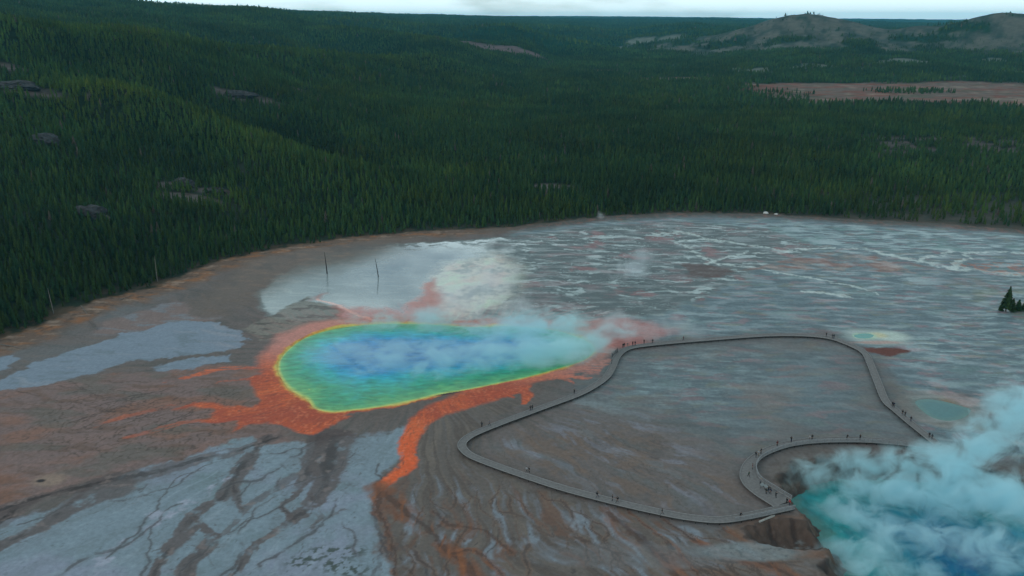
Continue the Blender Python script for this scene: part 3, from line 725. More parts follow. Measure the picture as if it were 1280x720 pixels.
    bk = np.ones((X.size, 3)) * S(74, 64, 58); bk = mixc(bk, sstep(-.1, .4, fbm(X / 5, Y / 3, 5, 81)), S(52, 47, 46)); bk = mixc(bk, sstep(.1, .4, f1) * .6, S(98, 92, 88))
    c = c * (1 - bank[:, None]) + bk * bank[:, None]; wet = wet * (1 - bank) + bank * .1
    c = mixc(c, sstep(9, 1, cd) * (1 - bank) * .5, S(92, 84, 80)); c = mixc(c, sstep(9, 1, cd) * (1 - bank) * sstep(.5, .9, ridge(X / 4, Y / 6, 2, 83)) * .5, S(70, 62, 58))
    sh = np.array(G(992, 668)); rr = np.hypot((X - sh[0]) / 11, (Y - sh[1]) / 6.0) + fbm(X / 4, Y / 4, 3, 13) * .22
    hol = sstep(1.12, .95, rr) * sstep(-.5, .3, (Y - sh[1]) / 5 + .5)
    c = mixc(c, hol, S(70, 58, 52)); c = mixc(c, hol * sstep(.0, .4, fbm(X / 1.6, Y / 6, 4, 85)) * .8, S(46, 38, 36)); c = mixc(c, hol * sstep(.7, .2, rr) * sstep(-.1, .3, n1 + f1) * .7, S(104, 112, 116))
    c = mixc(c, sstep(1.5, 1.1, rr) * sstep(1.0, 1.1, rr) * .6, S(100, 76, 62))
    pale = sstep(1.1, .7, np.hypot((X - G(935, 690)[0]) / 13, (Y - G(935, 690)[1]) / 3.5) + n1 * .3); c = mixc(c, pale * .7, S(108, 118, 122)); c = mixc(c, pale * sstep(.15, .4, fbm(X / 1.4, Y / 1.4, 3, 86)) * .6, S(70, 78, 80))
    pale = sstep(1.1, .7, np.hypot((X - G(800, 695)[0]) / 26, (Y - G(800, 695)[1]) / 5) + n2 * .4 + flow * .4); c = mixc(c, pale * .25, S(108, 116, 124))
    # small scale grime
    c = c * (1 + .10 * f1 + .08 * speck)[:, None]
    return np.clip(c, .004, .85), np.clip(wet, 0, 1)

# ------------------------------------------------------------------ build ground
def ground_points(x, y):
    z = height(x, y) + basin_z(x, y)
    c, wet = paint_basin(x, y)
    bd = basin_dist(x + fbm(x / 6, y / 6, 3, 171) * 2.5, y + fbm(x / 6, y / 6, 3, 172) * 2.5)
    f = sstep(-1.5, 2.5, bd)
    ff = forest_floor(x, y)
    edge = sstep(14, 0, bd) * sstep(-.2, .3, fbm(x / 7, y / 7, 4, 173))
    ff = mixc(ff, edge * .6, S(84, 66, 54))
    gr = sstep(120, 260, x) * sstep(110, 40, bd)
    ff = mixc(ff, gr * (.35 + .45 * sstep(-.2, .3, fbm(x / 12, y / 12, 4, 175))), S(62, 60, 54))
    c = c * (1 - f[:, None]) + ff * f[:, None]; wet = wet * (1 - f)
    z = z + (1 - wet) ** 2 * (.05 * fbm(x / 3, y / 3, 3, 174))
    return z, c, wet

def in_chunks(fn, x, y, size=40000):
    """pointwise work done in cache sized pieces on all cores"""
    from concurrent.futures import ThreadPoolExecutor
    cuts = list(range(0, x.size, size)) + [x.size]
    with ThreadPoolExecutor(4) as ex:
        res = list(ex.map(lambda k: fn(x[cuts[k]:cuts[k + 1]], y[cuts[k]:cuts[k + 1]]), range(len(cuts) - 1)))
    return [np.concatenate([r[i] for r in res]) for i in range(len(res[0]))]

def build_ground():
    ys = [112.0]
    while ys[-1] < 545:
        ys.append(ys[-1] + .24 + .50 * max(0, ys[-1] - 150) / 350)
    ys = np.array(ys)
    xs = np.concatenate([np.arange(-330, -205, .8), np.arange(-205, -140, .42), np.arange(-140, 165, .30), np.arange(165, 250, .42), np.arange(250, 392, .8)])
    X, Y = np.meshgrid(xs, ys)
    x = X.ravel(); y = Y.ravel()
    z, c, wet = in_chunks(ground_points, x, y)
    n, m = X.shape
    idx = np.arange(n * m).reshape(n, m)
    faces = np.stack([idx[:-1, :-1], idx[:-1, 1:], idx[1:, 1:], idx[1:, :-1]], -1).reshape(-1, 4)
    me = np_mesh('ground', np.stack([x, y, z], 1), faces, c, {'wet': wet}, True)
    o = mesh_obj('ground', me, tint_mat('sinter_ground', .85, .25, .9, .22, True, .6, 1.3, .22))
    tag(o, 'flat grey and brown mineral basin streaked with orange mats and wet runoff', 'ground', None, 'structure')

GX0, GX1, GY0, GY1 = -330, 391, 112, 545
def build_terrain():
    th = np.concatenate([np.arange(-78, -40, .5), np.arange(-40, 40, .11), np.arange(40, 78.1, .5)])
    rr = np.geomspace(40, 19000, 470)
    T, RR = np.meshgrid(np.radians(th), rr)
    x = (RR * np.sin(T)).ravel(); y = (RR * np.cos(T)).ravel()
    z = height(x, y)
    ins = np.minimum(np.minimum(x - GX0, GX1 - x), np.minimum(y - GY0, GY1 - y))
    z = z - .05 - 12 * sstep(4, 26, ins)
    c = forest_floor(x, y)
    bd = basin_dist(x, y)
    out = sstep(-3, 3, -bd) * sstep(600, 500, y)
    c = mixc(c, out, S(92, 94, 96)); c = mixc(c, out * sstep(0, .4, fbm(x / 30, y / 18, 4, 181)), S(106, 114, 122))
    n, m = T.shape
    idx = np.arange(n * m).reshape(n, m)
    faces = np.stack([idx[:-1, :-1], idx[:-1, 1:], idx[1:, 1:], idx[1:, :-1]], -1).reshape(-1, 4)
    me = np_mesh('hills', np.stack([x, y, z], 1), faces, c, None, True)
    o = mesh_obj('hills', me, tint_mat('hill_ground', .95, .05, .05, .35, False, .8, .07, 6.0))
    tag(o, 'dark green wooded hills, valley floor, tan meadow and bare pale buttes', 'hills', None, 'structure')

build_ground()
build_terrain()

# ------------------------------------------------------------------ water
def water_disc(name, outline, z, color_fn, mat, rings=60, label='', grow=.4):
    c0 = outline.mean(0)
    n = len(outline)
    d = outline - c0
    L = np.hypot(d[:, 0], d[:, 1])[:, None]
    out = c0 + d * (1 + grow / L)
    t = 1 - np.linspace(0, 1, rings) ** 1.6
    V = [c0 + (out - c0) * k for k in t[:-1]]
    V = np.vstack(V + [c0[None]])
    idx = np.arange((rings - 1) * n).reshape(rings - 1, n)
    nx = np.roll(idx, -1, 1)
    q = np.stack([idx[:-1], nx[:-1], nx[1:], idx[1:]], -1).reshape(-1, 4)
    tri = np.concatenate([q[:, [0, 1, 2]], q[:, [0, 2, 3]], np.stack([idx[-1], nx[-1], np.full(n, len(V) - 1)], -1)])
    col = color_fn(V[:, 0], V[:, 1])
    o = mesh_obj(name, np_mesh(name, np.c_[V, np.full(len(V), z)], tri, col, None, True), mat)
    tag(o, label, 'hot spring', None, 'structure')
    return o

def water_mat(name, scale, stretch, rot, bump, dist, vary=.12, rough=.16):
    m, nt, out = new_mat(name)
    b = N(nt, 'ShaderNodeBsdfPrincipled'); b.inputs['Roughness'].default_value = rough; b.inputs['IOR'].default_value = 1.33; b.inputs['Specular IOR Level'].default_value = .5
    at = N(nt, 'ShaderNodeAttribute', attribute_name='tint'); tc = N(nt, 'ShaderNodeTexCoord')
    mp = N(nt, 'ShaderNodeMapping'); mp.inputs['Scale'].default_value = stretch; mp.inputs['Rotation'].default_value = (0, 0, rot)
    nt.links.new(tc.outputs['Object'], mp.inputs['Vector'])
    nz = N(nt, 'ShaderNodeTexNoise'); nz.inputs['Scale'].default_value = scale; nz.inputs['Detail'].default_value = 6; nz.inputs['Distortion'].default_value = .6
    nt.links.new(mp.outputs[0], nz.inputs['Vector'])
    mr = N(nt, 'ShaderNodeMapRange'); mr.inputs['From Min'].default_value = .3; mr.inputs['From Max'].default_value = .7; mr.inputs['To Min'].default_value = 1 - vary; mr.inputs['To Max'].default_value = 1 + vary
    nt.links.new(nz.outputs['Fac'], mr.inputs['Value'])
    vm = N(nt, 'ShaderNodeVectorMath', operation='SCALE'); nt.links.new(at.outputs['Color'], vm.inputs[0]); nt.links.new(mr.outputs[0], vm.inputs['Scale'])
    nt.links.new(vm.outputs[0], b.inputs['Base Color'])
    bp = N(nt, 'ShaderNodeBump'); bp.inputs['Strength'].default_value = bump; bp.inputs['Distance'].default_value = dist
    nt.links.new(nz.outputs['Fac'], bp.inputs['Height']); nt.links.new(bp.outputs[0], b.inputs['Normal'])
    nt.links.new(b.outputs[0], out.inputs['Surface'])
    return m

def spring_col(x, y):
    n = fbm(x / 10, y / 10, 4, 201); f = fbm(x / 3.0 + y / 6, y / 3.0 - x / 8, 4, 202)
    d = -sd_poly(x, y, SPRING, 200)
    low = sstep(SC[1] + 12, SC[1] - 22, y)           # the near shelf is the shallow green one
    d = d / (0.62 + .85 * low) + n * 4.5 * sstep(.5, 8, d) + f * 3.0 * sstep(2, 9, d)
    stops = [(-.5, (186, 140, 66)), (.25, (190, 168, 80)), (.7, (150, 172, 90)), (1.3, (84, 150, 96)), (4.5, (50, 136, 100)), (9, (44, 142, 122)), (14, (44, 150, 154)), (19, (44, 146, 174)), (26, (34, 122, 172)), (40, (28, 102, 160))]
    xs = np.array([s[0] for s in stops]); cs = np.array([S(*s[1]) for s in stops])
    return np.stack([np.interp(d, xs, cs[:, k]) for k in range(3)], 1)

def crater_col(x, y):
    n = fbm(x / 9, y / 9, 5, 211); f = fbm(x / 3, y / 3, 4, 212)
    d = -(sd_poly(x, y, CRATER, 200))
    d = d + n * 4
    c = np.ones((x.size, 3)) * S(30, 122, 126)
    c = mixc(c, sstep(10, 24, d), S(20, 104, 128)); c = mixc(c, sstep(20, 34, d + f * 4), S(12, 70, 112))
    c = mixc(c, sstep(.1, .5, f) * .5, S(22, 116, 130))
    c = mixc(c, sstep(7, 4.5, d), S(58, 108, 104))
    return c
CR_WATER_Z = -5.0
W_SPRING = water_mat('spring_water', .55, (.4, 1.0, 1), R(-35), .35, .22, .3, .13)
W_CRATER = water_mat('crater_water', .5, (1, .6, 1), R(20), .5, .3, .25, .2)
W_POOL = water_mat('pool_water', .8, (1, 1, 1), 0, .1, .05, .08, .1)
water_disc('water', SPRING, -.06, spring_col, W_SPRING, 70, 'huge round hot spring, deep blue centre shading through green to a yellow rim')
cw = CRATER.mean(0) + (CRATER - CRATER.mean(0)) * .97
water_disc('water', cw, CR_WATER_Z, crater_col, W_CRATER, 50, 'turquoise boiling lake in a sunken crater under thick steam', 0)
water_disc('water', POOLA, -.12, lambda x, y: np.ones((x.size, 3)) * S(56, 122, 118), W_POOL, 12, 'tiny teal pool on a pale apron beside the boardwalk bend', .2)
water_disc('water', POOLB, -.12, lambda x, y: mixc(np.ones((x.size, 3)) * S(44, 94, 98), sstep(3, 0, -sd_poly(x, y, POOLB, 40)) * .6, S(72, 104, 98)), W_POOL, 14, 'murky teal oval pool behind the right hand steam plume', .2)

# ------------------------------------------------------------------ trees
def tier_tree(rng, tiers, sides, r0=.18, trunk=True):
    """unit-height conifer of jagged drooping whorls; returns verts, tris, is_trunk flag"""
    V = []; T = []; tr = []
    if trunk:
        b = len(V)
        for k in range(3):
            a = k * 2.094; V.append((.014 * math.cos(a), .014 * math.sin(a), 0.)); tr.append(1)
        V.append((0, 0, .85)); tr.append(1)
        T += [(b, b + 1, b + 3), (b + 1, b + 2, b + 3), (b + 2, b, b + 3)]
    z0 = rng.uniform(.10, .2)
    lean = rng.normal(0, .012, 2)
    for i in range(tiers):
        t = i / tiers
        zb = z0 + (1 - z0) * t * .97
        th = (1 - z0) / tiers * rng.uniform(1.5, 2.1)
        rad = r0 * (1 - t) ** .8 * rng.uniform(.8, 1.15) * (1 if i else .75)
        a0 = rng.uniform(0, 6.28)
        b = len(V)
        V.append((lean[0] * t, lean[1] * t, min(1.0, zb + th) if i < tiers - 1 else 1.0)); tr.append(0)
        for k in range(sides):
            a = a0 + 6.283 * k / sides
            r = rad * (rng.uniform(.8, 1.2) if k % 2 == 0 else rng.uniform(.35, .62))
            V.append((r * math.cos(a) + lean[0] * t, r * math.sin(a) + lean[1] * t, zb - rad * (.35 if k % 2 == 0 else -.1) + rng.uniform(-.012, .012))); tr.append(0)
        for k in range(sides):
            T.append((b, b + 1 + k, b + 1 + (k + 1) % sides))
    return np.array(V), np.array(T), np.array(tr)

GREENS = np.array([(.024, .056, .017), (.030, .062, .016), (.018, .047, .019), (.037, .066, .017), (.025, .050, .015)])
def tree_tint(n, x, y, rng):
    k = rng.integers(0, len(GREENS), n)
    c = GREENS[k] * rng.uniform(.8, 1.22, n)[:, None]
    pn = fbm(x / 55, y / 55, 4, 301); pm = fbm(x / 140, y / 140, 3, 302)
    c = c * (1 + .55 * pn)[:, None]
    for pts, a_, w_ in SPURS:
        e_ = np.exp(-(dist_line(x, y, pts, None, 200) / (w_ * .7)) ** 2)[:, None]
        c = c * (1 + e_ * (np.array([.40, .26, .05]) if a_ > 0 else -.42))  # hill light and shade put into the tint: lit crests, shaded gullies
    lg = fbm(x / 260 + 3, y / 260, 4, 303); c = c * (1 + .5 * lg - .18 * sstep(-60, -220, x) * sstep(560, 420, y))[:, None]  # broad light and cloud shadow painted into the tint, darkest on the near left
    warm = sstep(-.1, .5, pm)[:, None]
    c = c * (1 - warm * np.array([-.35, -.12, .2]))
    dead = rng.random(n) < .008
    c[dead] = np.array([.075, .062, .05]) * rng.uniform(.7, 1.3, dead.sum())[:, None]
    return c

def tree_spots(y0, y1, sp, rng, half=40):
    """jittered planting spots in the forest between two distances"""
    xm = y1 * math.tan(R(half))
    gx = np.arange(-xm, xm, sp); gy = np.arange(y0 * .72, y1, sp)
    X, Y = np.meshgrid(gx, gy)
    x = X.ravel(); y = Y.ravel()
    x = x + rng.uniform(-.48, .48, x.size) * sp; y = y + rng.uniform(-.48, .48, y.size) * sp
    d = np.hypot(x, y)
    ok = (d >= y0) & (d < y1) & (np.abs(np.arctan2(x, y)) < R(half))
    x, y = x[ok], y[ok]
    return x, y

def thin(x, y, rng):
    near = y < 900
    bd = np.full(x.shape, 500.0)
    bd[near] = basin_dist(x[near] + 7 * fbm(x[near] / 20, y[near] / 20, 3, 311), y[near] + 7 * fbm(x[near] / 20, y[near] / 20, 3, 312))
    mead, rock, slope = bare_mask(x, y)
    p = (1 - np.clip(mead * 1.3, 0, 1)) * (1 - np.clip(rock * 1.15, 0, .97)) * (1 - np.clip(slope * 1.05, 0, .93))
    # scattered copses in the meadow and at the open woodland right of the basin
    cop = sstep(1.0, .6, np.hypot((x - 620) / 75, (y - 1265) / 40)) + sstep(1.0, .6, np.hypot((x - 845) / 30, (y - 1250) / 22))
    p = np.maximum(p, np.clip(cop, 0, 1) * .7)
    edge_r = sstep(120, 260, x) * sstep(120, 60, bd)
    p = p * (1 - edge_r * (.25 + .5 * sstep(.12, -.12, fbm(x / 22, y / 22, 3, 313))))
    p = p * (1 - .4 * sstep(.25, .5, fbm(x / 70, y / 70, 3, 314)))
    ok = (rng.random(x.size) < p) & (bd > 2.0 + 3 * sstep(120, 260, x))
    return x[ok], y[ok], bd[ok]

def place_lod(x, y, h, protos, rng, wide):
    z = height(x, y) - .1
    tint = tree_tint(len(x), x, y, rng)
    which = rng.integers(0, len(protos), len(x))
    VV, TT, CC, base = [], [], [], 0
    for k, (V, T, tr) in enumerate(protos):
        m = which == k; n = m.sum()
        if not n: continue
        a = rng.uniform(0, 6.283, n); ca, sa = np.cos(a)[:, None], np.sin(a)[:, None]
        hh = h[m][:, None]; ww = hh * rng.uniform(.85, 1.2, n)[:, None] * wide
        vx = (V[:, 0][None] * ca - V[:, 1][None] * sa) * ww + x[m][:, None]
        vy = (V[:, 0][None] * sa + V[:, 1][None] * ca) * ww + y[m][:, None]
        vz = V[:, 2][None] * hh + z[m][:, None]
        VV.append(np.stack([vx, vy, vz], -1).reshape(-1, 3))
        TT.append((T[None] + (np.arange(n) * len(V))[:, None, None] + base).reshape(-1, 3)); base += n * len(V)
        c = np.repeat(tint[m][:, None, :], len(V), 1)
        c[:, tr == 1] = (.085, .072, .06)
        CC.append(c.reshape(-1, 3))
    return np.vstack(VV), np.vstack(TT), np.vstack(CC)

M_NEEDLE = tint_mat('conifer_needles', .85, .15, 1.5, .2, False, 0.0)
M_BARK = simple_mat('grey_bark', (.10, .085, .07), .9, .3, 4, .1)
M_DEAD = simple_mat('silvery_dead_wood', (.16, .145, .13), .85, .35, 3, .15)

def build_forest():
    rng = np.random.default_rng(21)
    V, T, C, base = [], [], [], 0
    lods = [[tier_tree(rng, 6, 7) for _ in range(10)], [tier_tree(rng, 4, 5) for _ in range(8)], [tier_tree(rng, 3, 5, .19, False) for _ in range(6)], [tier_tree(rng, 2, 4, .30, False) for _ in range(6)]]
    first = None
    for (y0, y1, sp, lod, hr, wide) in ((180, 620, 2.75, 0, (4.4, 8.2), 1.08), (620, 1050, 3.3, 1, (4.4, 8.2), 1.15), (1050, 2500, 6.0, 2, (5.5, 9.5), 1.6), (2500, 7000, 16, 3, (8, 13), 1.6)):
        x, y = tree_spots(y0, y1, sp, rng)
        x, y, bd = thin(x, y, rng)
        h = rng.uniform(hr[0], hr[1], len(x)) * (1 + .18 * fbm(x / 40, y / 40, 3, 321))
        h = h * (1 - .45 * bare_mask(x, y)[2]) * np.where(rng.random(len(x)) < .25, .6, 1.0) * np.where(rng.random(len(x)) < .05, 1.35, 1.0) * (1 - .3 * sstep(14, 2, bd))
        if lod == 0:
            # the nearest, largest ones in view become trees of their own
            z = height(x, y); dep = y * CP + (CAMH - z) * SP
            px = 640 + x / dep * F; py = 360 + F * ((CAMH - z) - dep * SP) / (dep * CP)
            inv = (px > -5) & (px < 1285) & (py > 0) & (py < 700)
            size = np.where(inv, h / dep * (1 + .25 * sstep(22, 6, bd)), 0)
            pick = np.argsort(-size)[:270]
            m = np.ones(len(x), bool); m[pick] = False
            first = (x[pick], y[pick], z[pick], h[pick], bd[pick])
            x, y, h = x[m], y[m], h[m]
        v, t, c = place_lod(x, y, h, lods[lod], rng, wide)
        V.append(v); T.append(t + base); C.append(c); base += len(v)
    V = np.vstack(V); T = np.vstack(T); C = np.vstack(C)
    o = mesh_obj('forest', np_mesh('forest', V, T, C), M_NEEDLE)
    tag(o, 'dense dark conifer forest over the hillside and valley floor', 'forest', None, 'stuff')
    return first

def conifer_crown(rng, tint):
    """unit-height crown of separate drooping boughs"""
    V = []; T = []; C = []
    def tri(a, b, c, k):
        i = len(V); V.extend((a, b, c)); T.append((i, i + 1, i + 2))
        C.extend([np.array(tint) * k] * 3)
    z = rng.uniform(.07, .16)
    while z < .985:
        t = z
        R0 = .18 * (1 - t) ** .75 * rng.uniform(.85, 1.12) + .012
        nb = int(rng.integers(6, 9)) if t < .8 else 5
        a0 = rng.uniform(0, 6.28)
        for k in range(nb):
            a = a0 + 6.283 * k / nb + rng.normal(0, .18)
            L = R0 * rng.uniform(.6, 1.18)
            if rng.random() < .08: continue
            dz = L * rng.uniform(.25, .55); wd = L * rng.uniform(.26, .42)
            d = np.array([math.cos(a), math.sin(a), 0]); s = np.array([-d[1], d[0], 0])
            base = np.array([0, 0, z + .02]); mid = d * L * .55 + np.array([0, 0, z - dz * .25]); tip = d * L + np.array([0, 0, z - dz])
            k_ = rng.uniform(.75, 1.3)
            tri(base, mid - s * wd, tip, k_); tri(base, tip, mid + s * wd, k_ * .95)
            lo = mid + np.array([0, 0, -.028])
            tri(mid - s * wd * .9, lo, mid + s * wd * .9, k_ * .85)
            q = d * L * .35 + np.array([0, 0, z + .03])
            tri(q - s * wd * .6, tip * .8 + q * .2 + s * wd * .5, q + s * wd * .6 + np.array([0, 0, .02]), k_)
        z += .034 * rng.uniform(.8, 1.25) * (1.15 - .4 * t)
    tri(np.array([.008, 0, .95]), np.array([-.006, .008, .95]), np.array([0, 0, 1.0]), 1)
    tri(np.array([.008, 0, .95]), np.array([0, 0, 1.0]), np.array([-.006, -.008, .95]), 1)
    return np_mesh('crown', np.array(V), np.array(T), np.array(C))

def trunk_mesh(rng):
    mb = MB(); b = [rng.normal(0, .004) for _ in range(4)]
    mb.tube([(0, 0, -.03), (b[0], b[1], .3), (b[2], b[3], .7), (0, 0, .96)], [.016, .013, .008, .002], 6)
    bmesh.ops.recalc_face_normals(mb.bm, faces=mb.bm.faces)
    me = bpy.data.meshes.new('trunk'); mb.bm.to_mesh(me); mb.bm.free(); me.materials.append(M_BARK)
    return me

first = build_forest()
_rng = np.random.default_rng(5)
CROWNS = []
for k in range(10):
    me = conifer_crown(_rng, GREENS[k % 5] * _rng.uniform(.8, 1.25)); me.materials.append(M_NEEDLE); CROWNS.append(me)
TRUNKS = [trunk_mesh(_rng) for _ in range(4)]

def conifer(x, y, z, h, label, group=None, k=0, wide=1.0):
    r = empty('conifer', (x, y, z - .1), _rng.uniform(0, 6.28))
    r.scale = (h * wide, h * wide, h)
    tag(r, label, 'tree', group)
    for nm, me in (('trunk', TRUNKS[k % 4]), ('crown', CROWNS[k % 10])):
        o = bpy.data.objects.new(nm, me); link(o, r)
    return r

for i in range(len(first[0])):
    x, y, z, h, bd = (float(a[i]) for a in first)
    front = bd < 16
    conifer(x, y, z, h, 'slender dark green conifer in the front rows of the forest beside the brown shore' if front else 'slender dark green conifer on the lower left slope behind the front rows of the forest',
            'conifers along the brown shore' if front else 'conifers on the lower left slope', i)

for (px, py, h, wd, lab) in [(1257, 389, 10.4, 1.7, 'tall lone conifer rising from bare flats at the right edge'), (1264, 389.5, 5.6, 2.3, 'short bushy conifer just right of the tall lone conifer'),
                             (1272, 388, 4.8, 2.5, 'squat conifer second right of the tall lone conifer'), (1281, 389, 5.8, 2.3, 'bushy conifer cut by the right edge of the picture beyond the lone conifer'), (1251, 388, 3.4, 2.3, 'smallest sapling conifer just left of the tall lone conifer')]:
    g = G(px, py); conifer(g[0], g[1], 0, h, lab, 'conifers on the open flats', int(px) % 7, wd)

def snag(px, py, h, lean, label, r=.2, tilt=0.0):
    g = G(px, py)
    o = empty('dead_tree', (g[0], g[1], float(height(np.array([g[0]]), np.array([g[1]]))[0])))
    tag(o, label, 'dead tree')
    mb = MB(); mb.tube([(0, 0, -.4), (lean[0] * .3, 0, h * .35), (lean[0] * .55, 0, h * .6), (lean[0], lean[1], h)], [r, r * .85, r * .7, r * .3], 7)
    mb.build('trunk', M_DEAD if tilt else M_SNAG, o)
    for k in range(5):
        z = h * (.45 + .1 * k); a = k * 2.3
        mb = MB(); mb.tube([(lean[0] * z / h, 0, z), (lean[0] * z / h + math.cos(a) * .5, math.sin(a) * .5, z + .12)], [.035, .012], 4); mb.build('limb', M_DEAD if tilt else M_SNAG, o)
M_SNAG = simple_mat('dark_dead_wood', (.035, .028, .026), .85, .3, 3, .1)
snag(409, 342, 10.2, (-.5, 0), 'bare dark dead trunk standing in the wet sheet, left of two', .26)
snag(473, 346, 8.6, (-1.0, 0), 'bare leaning dead trunk standing in the wet sheet, right of two', .22)
snag(197, 352, 11.5, (.3, .2), 'pale dead snag among the green trees at the forest edge above the lagoon', .2, 1)
snag(68, 396, 10.5, (-.4, 0), 'grey dead snag at the forest edge near the left side of the picture', .2, 1)

def log(p0, p1, r, label, mat=None):
    a = G(*p0); b = G(*p1); mid = ((a[0] + b[0]) / 2, (a[1] + b[1]) / 2); L = math.hypot(b[0] - a[0], b[1] - a[1]); rz = math.atan2(b[1] - a[1], b[0] - a[0])
    mb = MB(); mb.tube([(-L / 2, 0, r * .9), (-L * .1, .06 * L * .2, r * .95), (L * .2, 0, r * .8), (L / 2, -.04 * L * .2, r * .7)], [r, r * .9, r * .75, r * .45], 8)
    mb.tube([(L * .1, 0, r), (L * .18, .5, r + .4)], [.05, .02], 5)
    o = mb.build('fallen_log', mat or M_DEAD); zz = float(height(np.array([mid[0]]), np.array([mid[1]]))[0]); o.location = (mid[0], mid[1], zz + .12); o.rotation_euler = (0, 0, rz)
    tag(o, label, 'log', 'logs fallen on the shore')
log((100, 385), (110, 397), .22, 'pale fallen trunk pointing from the forest onto the brown shore')
log((0, 433), (24, 437), .2, 'bleached log lying flat on the shore at the left edge of the picture')
log((150, 378), (166, 372), .18, 'grey log lying along the foot of the trees left of the lagoon')
log((112, 402), (122, 414), .16, 'thin pale log lying on the brown shore below the pointing trunk')

# rock outcrops on the wooded slope and pale mounds at the far edge of the flats
M_ROCK = simple_mat('grey_lichen_rock', (.05, .052, .054), .9, .45, .5, .15, .6)
M_WHITE = simple_mat('white_sinter', (.62, .62, .6), .9, .15, 1, .2, .3)
def boulder(name, x, y, s, seed, mat, label, cat, group=None, sink=.3):
    bm = bmesh.new(); bmesh.ops.create_icosphere(bm, subdivisions=4, radius=1)
    P = np.array([v.co[:] for v in bm.verts])
    n = fbm(P[:, 0] * 1.3 + seed, P[:, 1] * 1.3 + P[:, 2] * 1.7, 4, seed); r2 = np.abs(perlin(P[:, 0] * 3 + seed, P[:, 2] * 4 + P[:, 1] * 2, seed + 3))
    k = 1 + .35 * n - .18 * r2
    for v, q in zip(bm.verts, k): v.co = Vector((v.co.x * s[0] * q, v.co.y * s[1] * q, v.co.z * s[2] * q))
    me = bpy.data.meshes.new(name); bm.to_mesh(me); bm.free()
    o = mesh_obj(name, me, mat); o.location = (x, y, float(height(np.array([x]), np.array([y]))[0]) + s[2] * (1 - sink) * .35)
    tag(o, label, cat, group)
def at_depth(px, d): return (px - 640) / F * d
def Yd(py, d): return d * (CP - (py - 360) / F * SP)
for (px, py, d, s, lab) in [(112, 264, 410, (9, 6, 5.5), 'domed grey rock outcrop above the middle of the left forest slope'), (52, 170, 505, (11, 7, 6), 'rounded bare outcrop high on the left forest slope below the ridge'),
                            (228, 226, 480, (7, 5, 5), 'upright cracked rock face standing in the forest right of the domed outcrop'), (268, 234, 478, (6, 4, 3), 'low broken rocks beside the upright cracked rock face'), (24, 124, 600, (17, 8, 5), 'long ledge of bare rock near the left ridge top'), (300, 128, 790, (18, 9, 5), 'flat scarred rock band on the shoulder of the hill')]:
    boulder('rock_outcrop', at_depth(px, d), Yd(py, d), s, int(px), M_ROCK, lab, 'rock', 'rock outcrops on the forest slope', .55)
for (px, py, s, lab) in [(957, 267, (1.6, 1.0, 1.0), 'small white mound at the far forest edge, brighter of the pair'), (970, 268, (1.2, .8, .5), 'low white mound right of the brighter white mound at the forest edge')]:
    g = G(px, py); boulder('sinter_mound', g[0], g[1], s, int(px), M_WHITE, lab, 'mound', 'white mounds at the forest edge')

# ------------------------------------------------------------------ boardwalk
DZ = .75
M_DECK = simple_mat('grey_planks', (.185, .175, .17), .8, .18, 1.6, .3, .2)
M_KERB = simple_mat('weathered_kerb', (.26, .25, .245), .8, .15, 2, .3)
M_POST = simple_mat('dark_timber', (.05, .046, .042), .9, .3, 2, .1)
M_RAIL = simple_mat('grey_rail', (.24, .245, .25), .7, .2, 3, .3)
A_PX = [(1172, 556), (1160, 546), (1140, 530), (1120, 513), (1107, 501), (1098, 480), (1088, 455), (1083, 444), (1075, 437), (1060, 430), (1040, 423), (1015, 419.5), (985, 418.5), (950, 419.3), (900, 423), (850, 427), (810, 431), (790, 434), (778, 439), (770, 448), (765, 460), (757, 472), (740, 484), (720, 494), (690, 505), (660, 516), (630, 527), (600, 539), (586, 546), (578, 553.5), (579, 561), (590, 570), (620, 582), (660, 596), (700, 609), (740, 620), (780, 630), (820, 639), (850, 645), (880, 649), (905, 649.5), (935, 645), (965, 638.5), (990, 633)]
B_PX = [(979, 629), (966, 621), (952, 612), (941, 603), (936, 593), (938, 580), (949, 569), (968, 560), (990, 554), (1020, 550.5), (1060, 549.5), (1100, 551), (1140, 555), (1171, 559)]
PA, LA = spline(GL(A_PX, DZ), 520)
PB, LB = spline(GL(B_PX, DZ), 200)

def frame(P):
    d = np.gradient(P, axis=0); d /= np.hypot(d[:, 0], d[:, 1])[:, None]
    return d, np.stack([d[:, 1], -d[:, 0]], 1)          # direction, right side

def ribbon(P, o0, o1, z0, z1, closed_ends=True):
    """box section swept along P between side offsets o0..o1 (right positive) and heights z0..z1"""
    d, r = frame(P); n = len(P)
    o0 = np.broadcast_to(o0, n)[:, None]; o1 = np.broadcast_to(o1, n)[:, None]
    a = P + r * o0; b = P + r * o1
    V = np.concatenate([np.c_[a, np.full(n, z0)], np.c_[b, np.full(n, z0)], np.c_[b, np.full(n, z1)], np.c_[a, np.full(n, z1)]])
    i = np.arange(n - 1); F_ = []
    for s, e in ((0, 1), (1, 2), (2, 3), (3, 0)):
        F_.append(np.stack([i + s * n, i + e * n, i + 1 + e * n, i + 1 + s * n], 1))
    F_.append(np.array([[3 * n, 2 * n, n, 0], [n - 1, 2 * n - 1, 3 * n - 1, 4 * n - 1]]))
    return V, np.vstack(F_)

def ribbon_obj(name, parts, mat, parent):
    V, Q, b = [], [], 0
    for v, q in parts:
        V.append(v); Q.append(q + b); b += len(v)
    return mesh_obj(name, np_mesh(name, np.vstack(V), np.vstack(Q)), mat, parent)

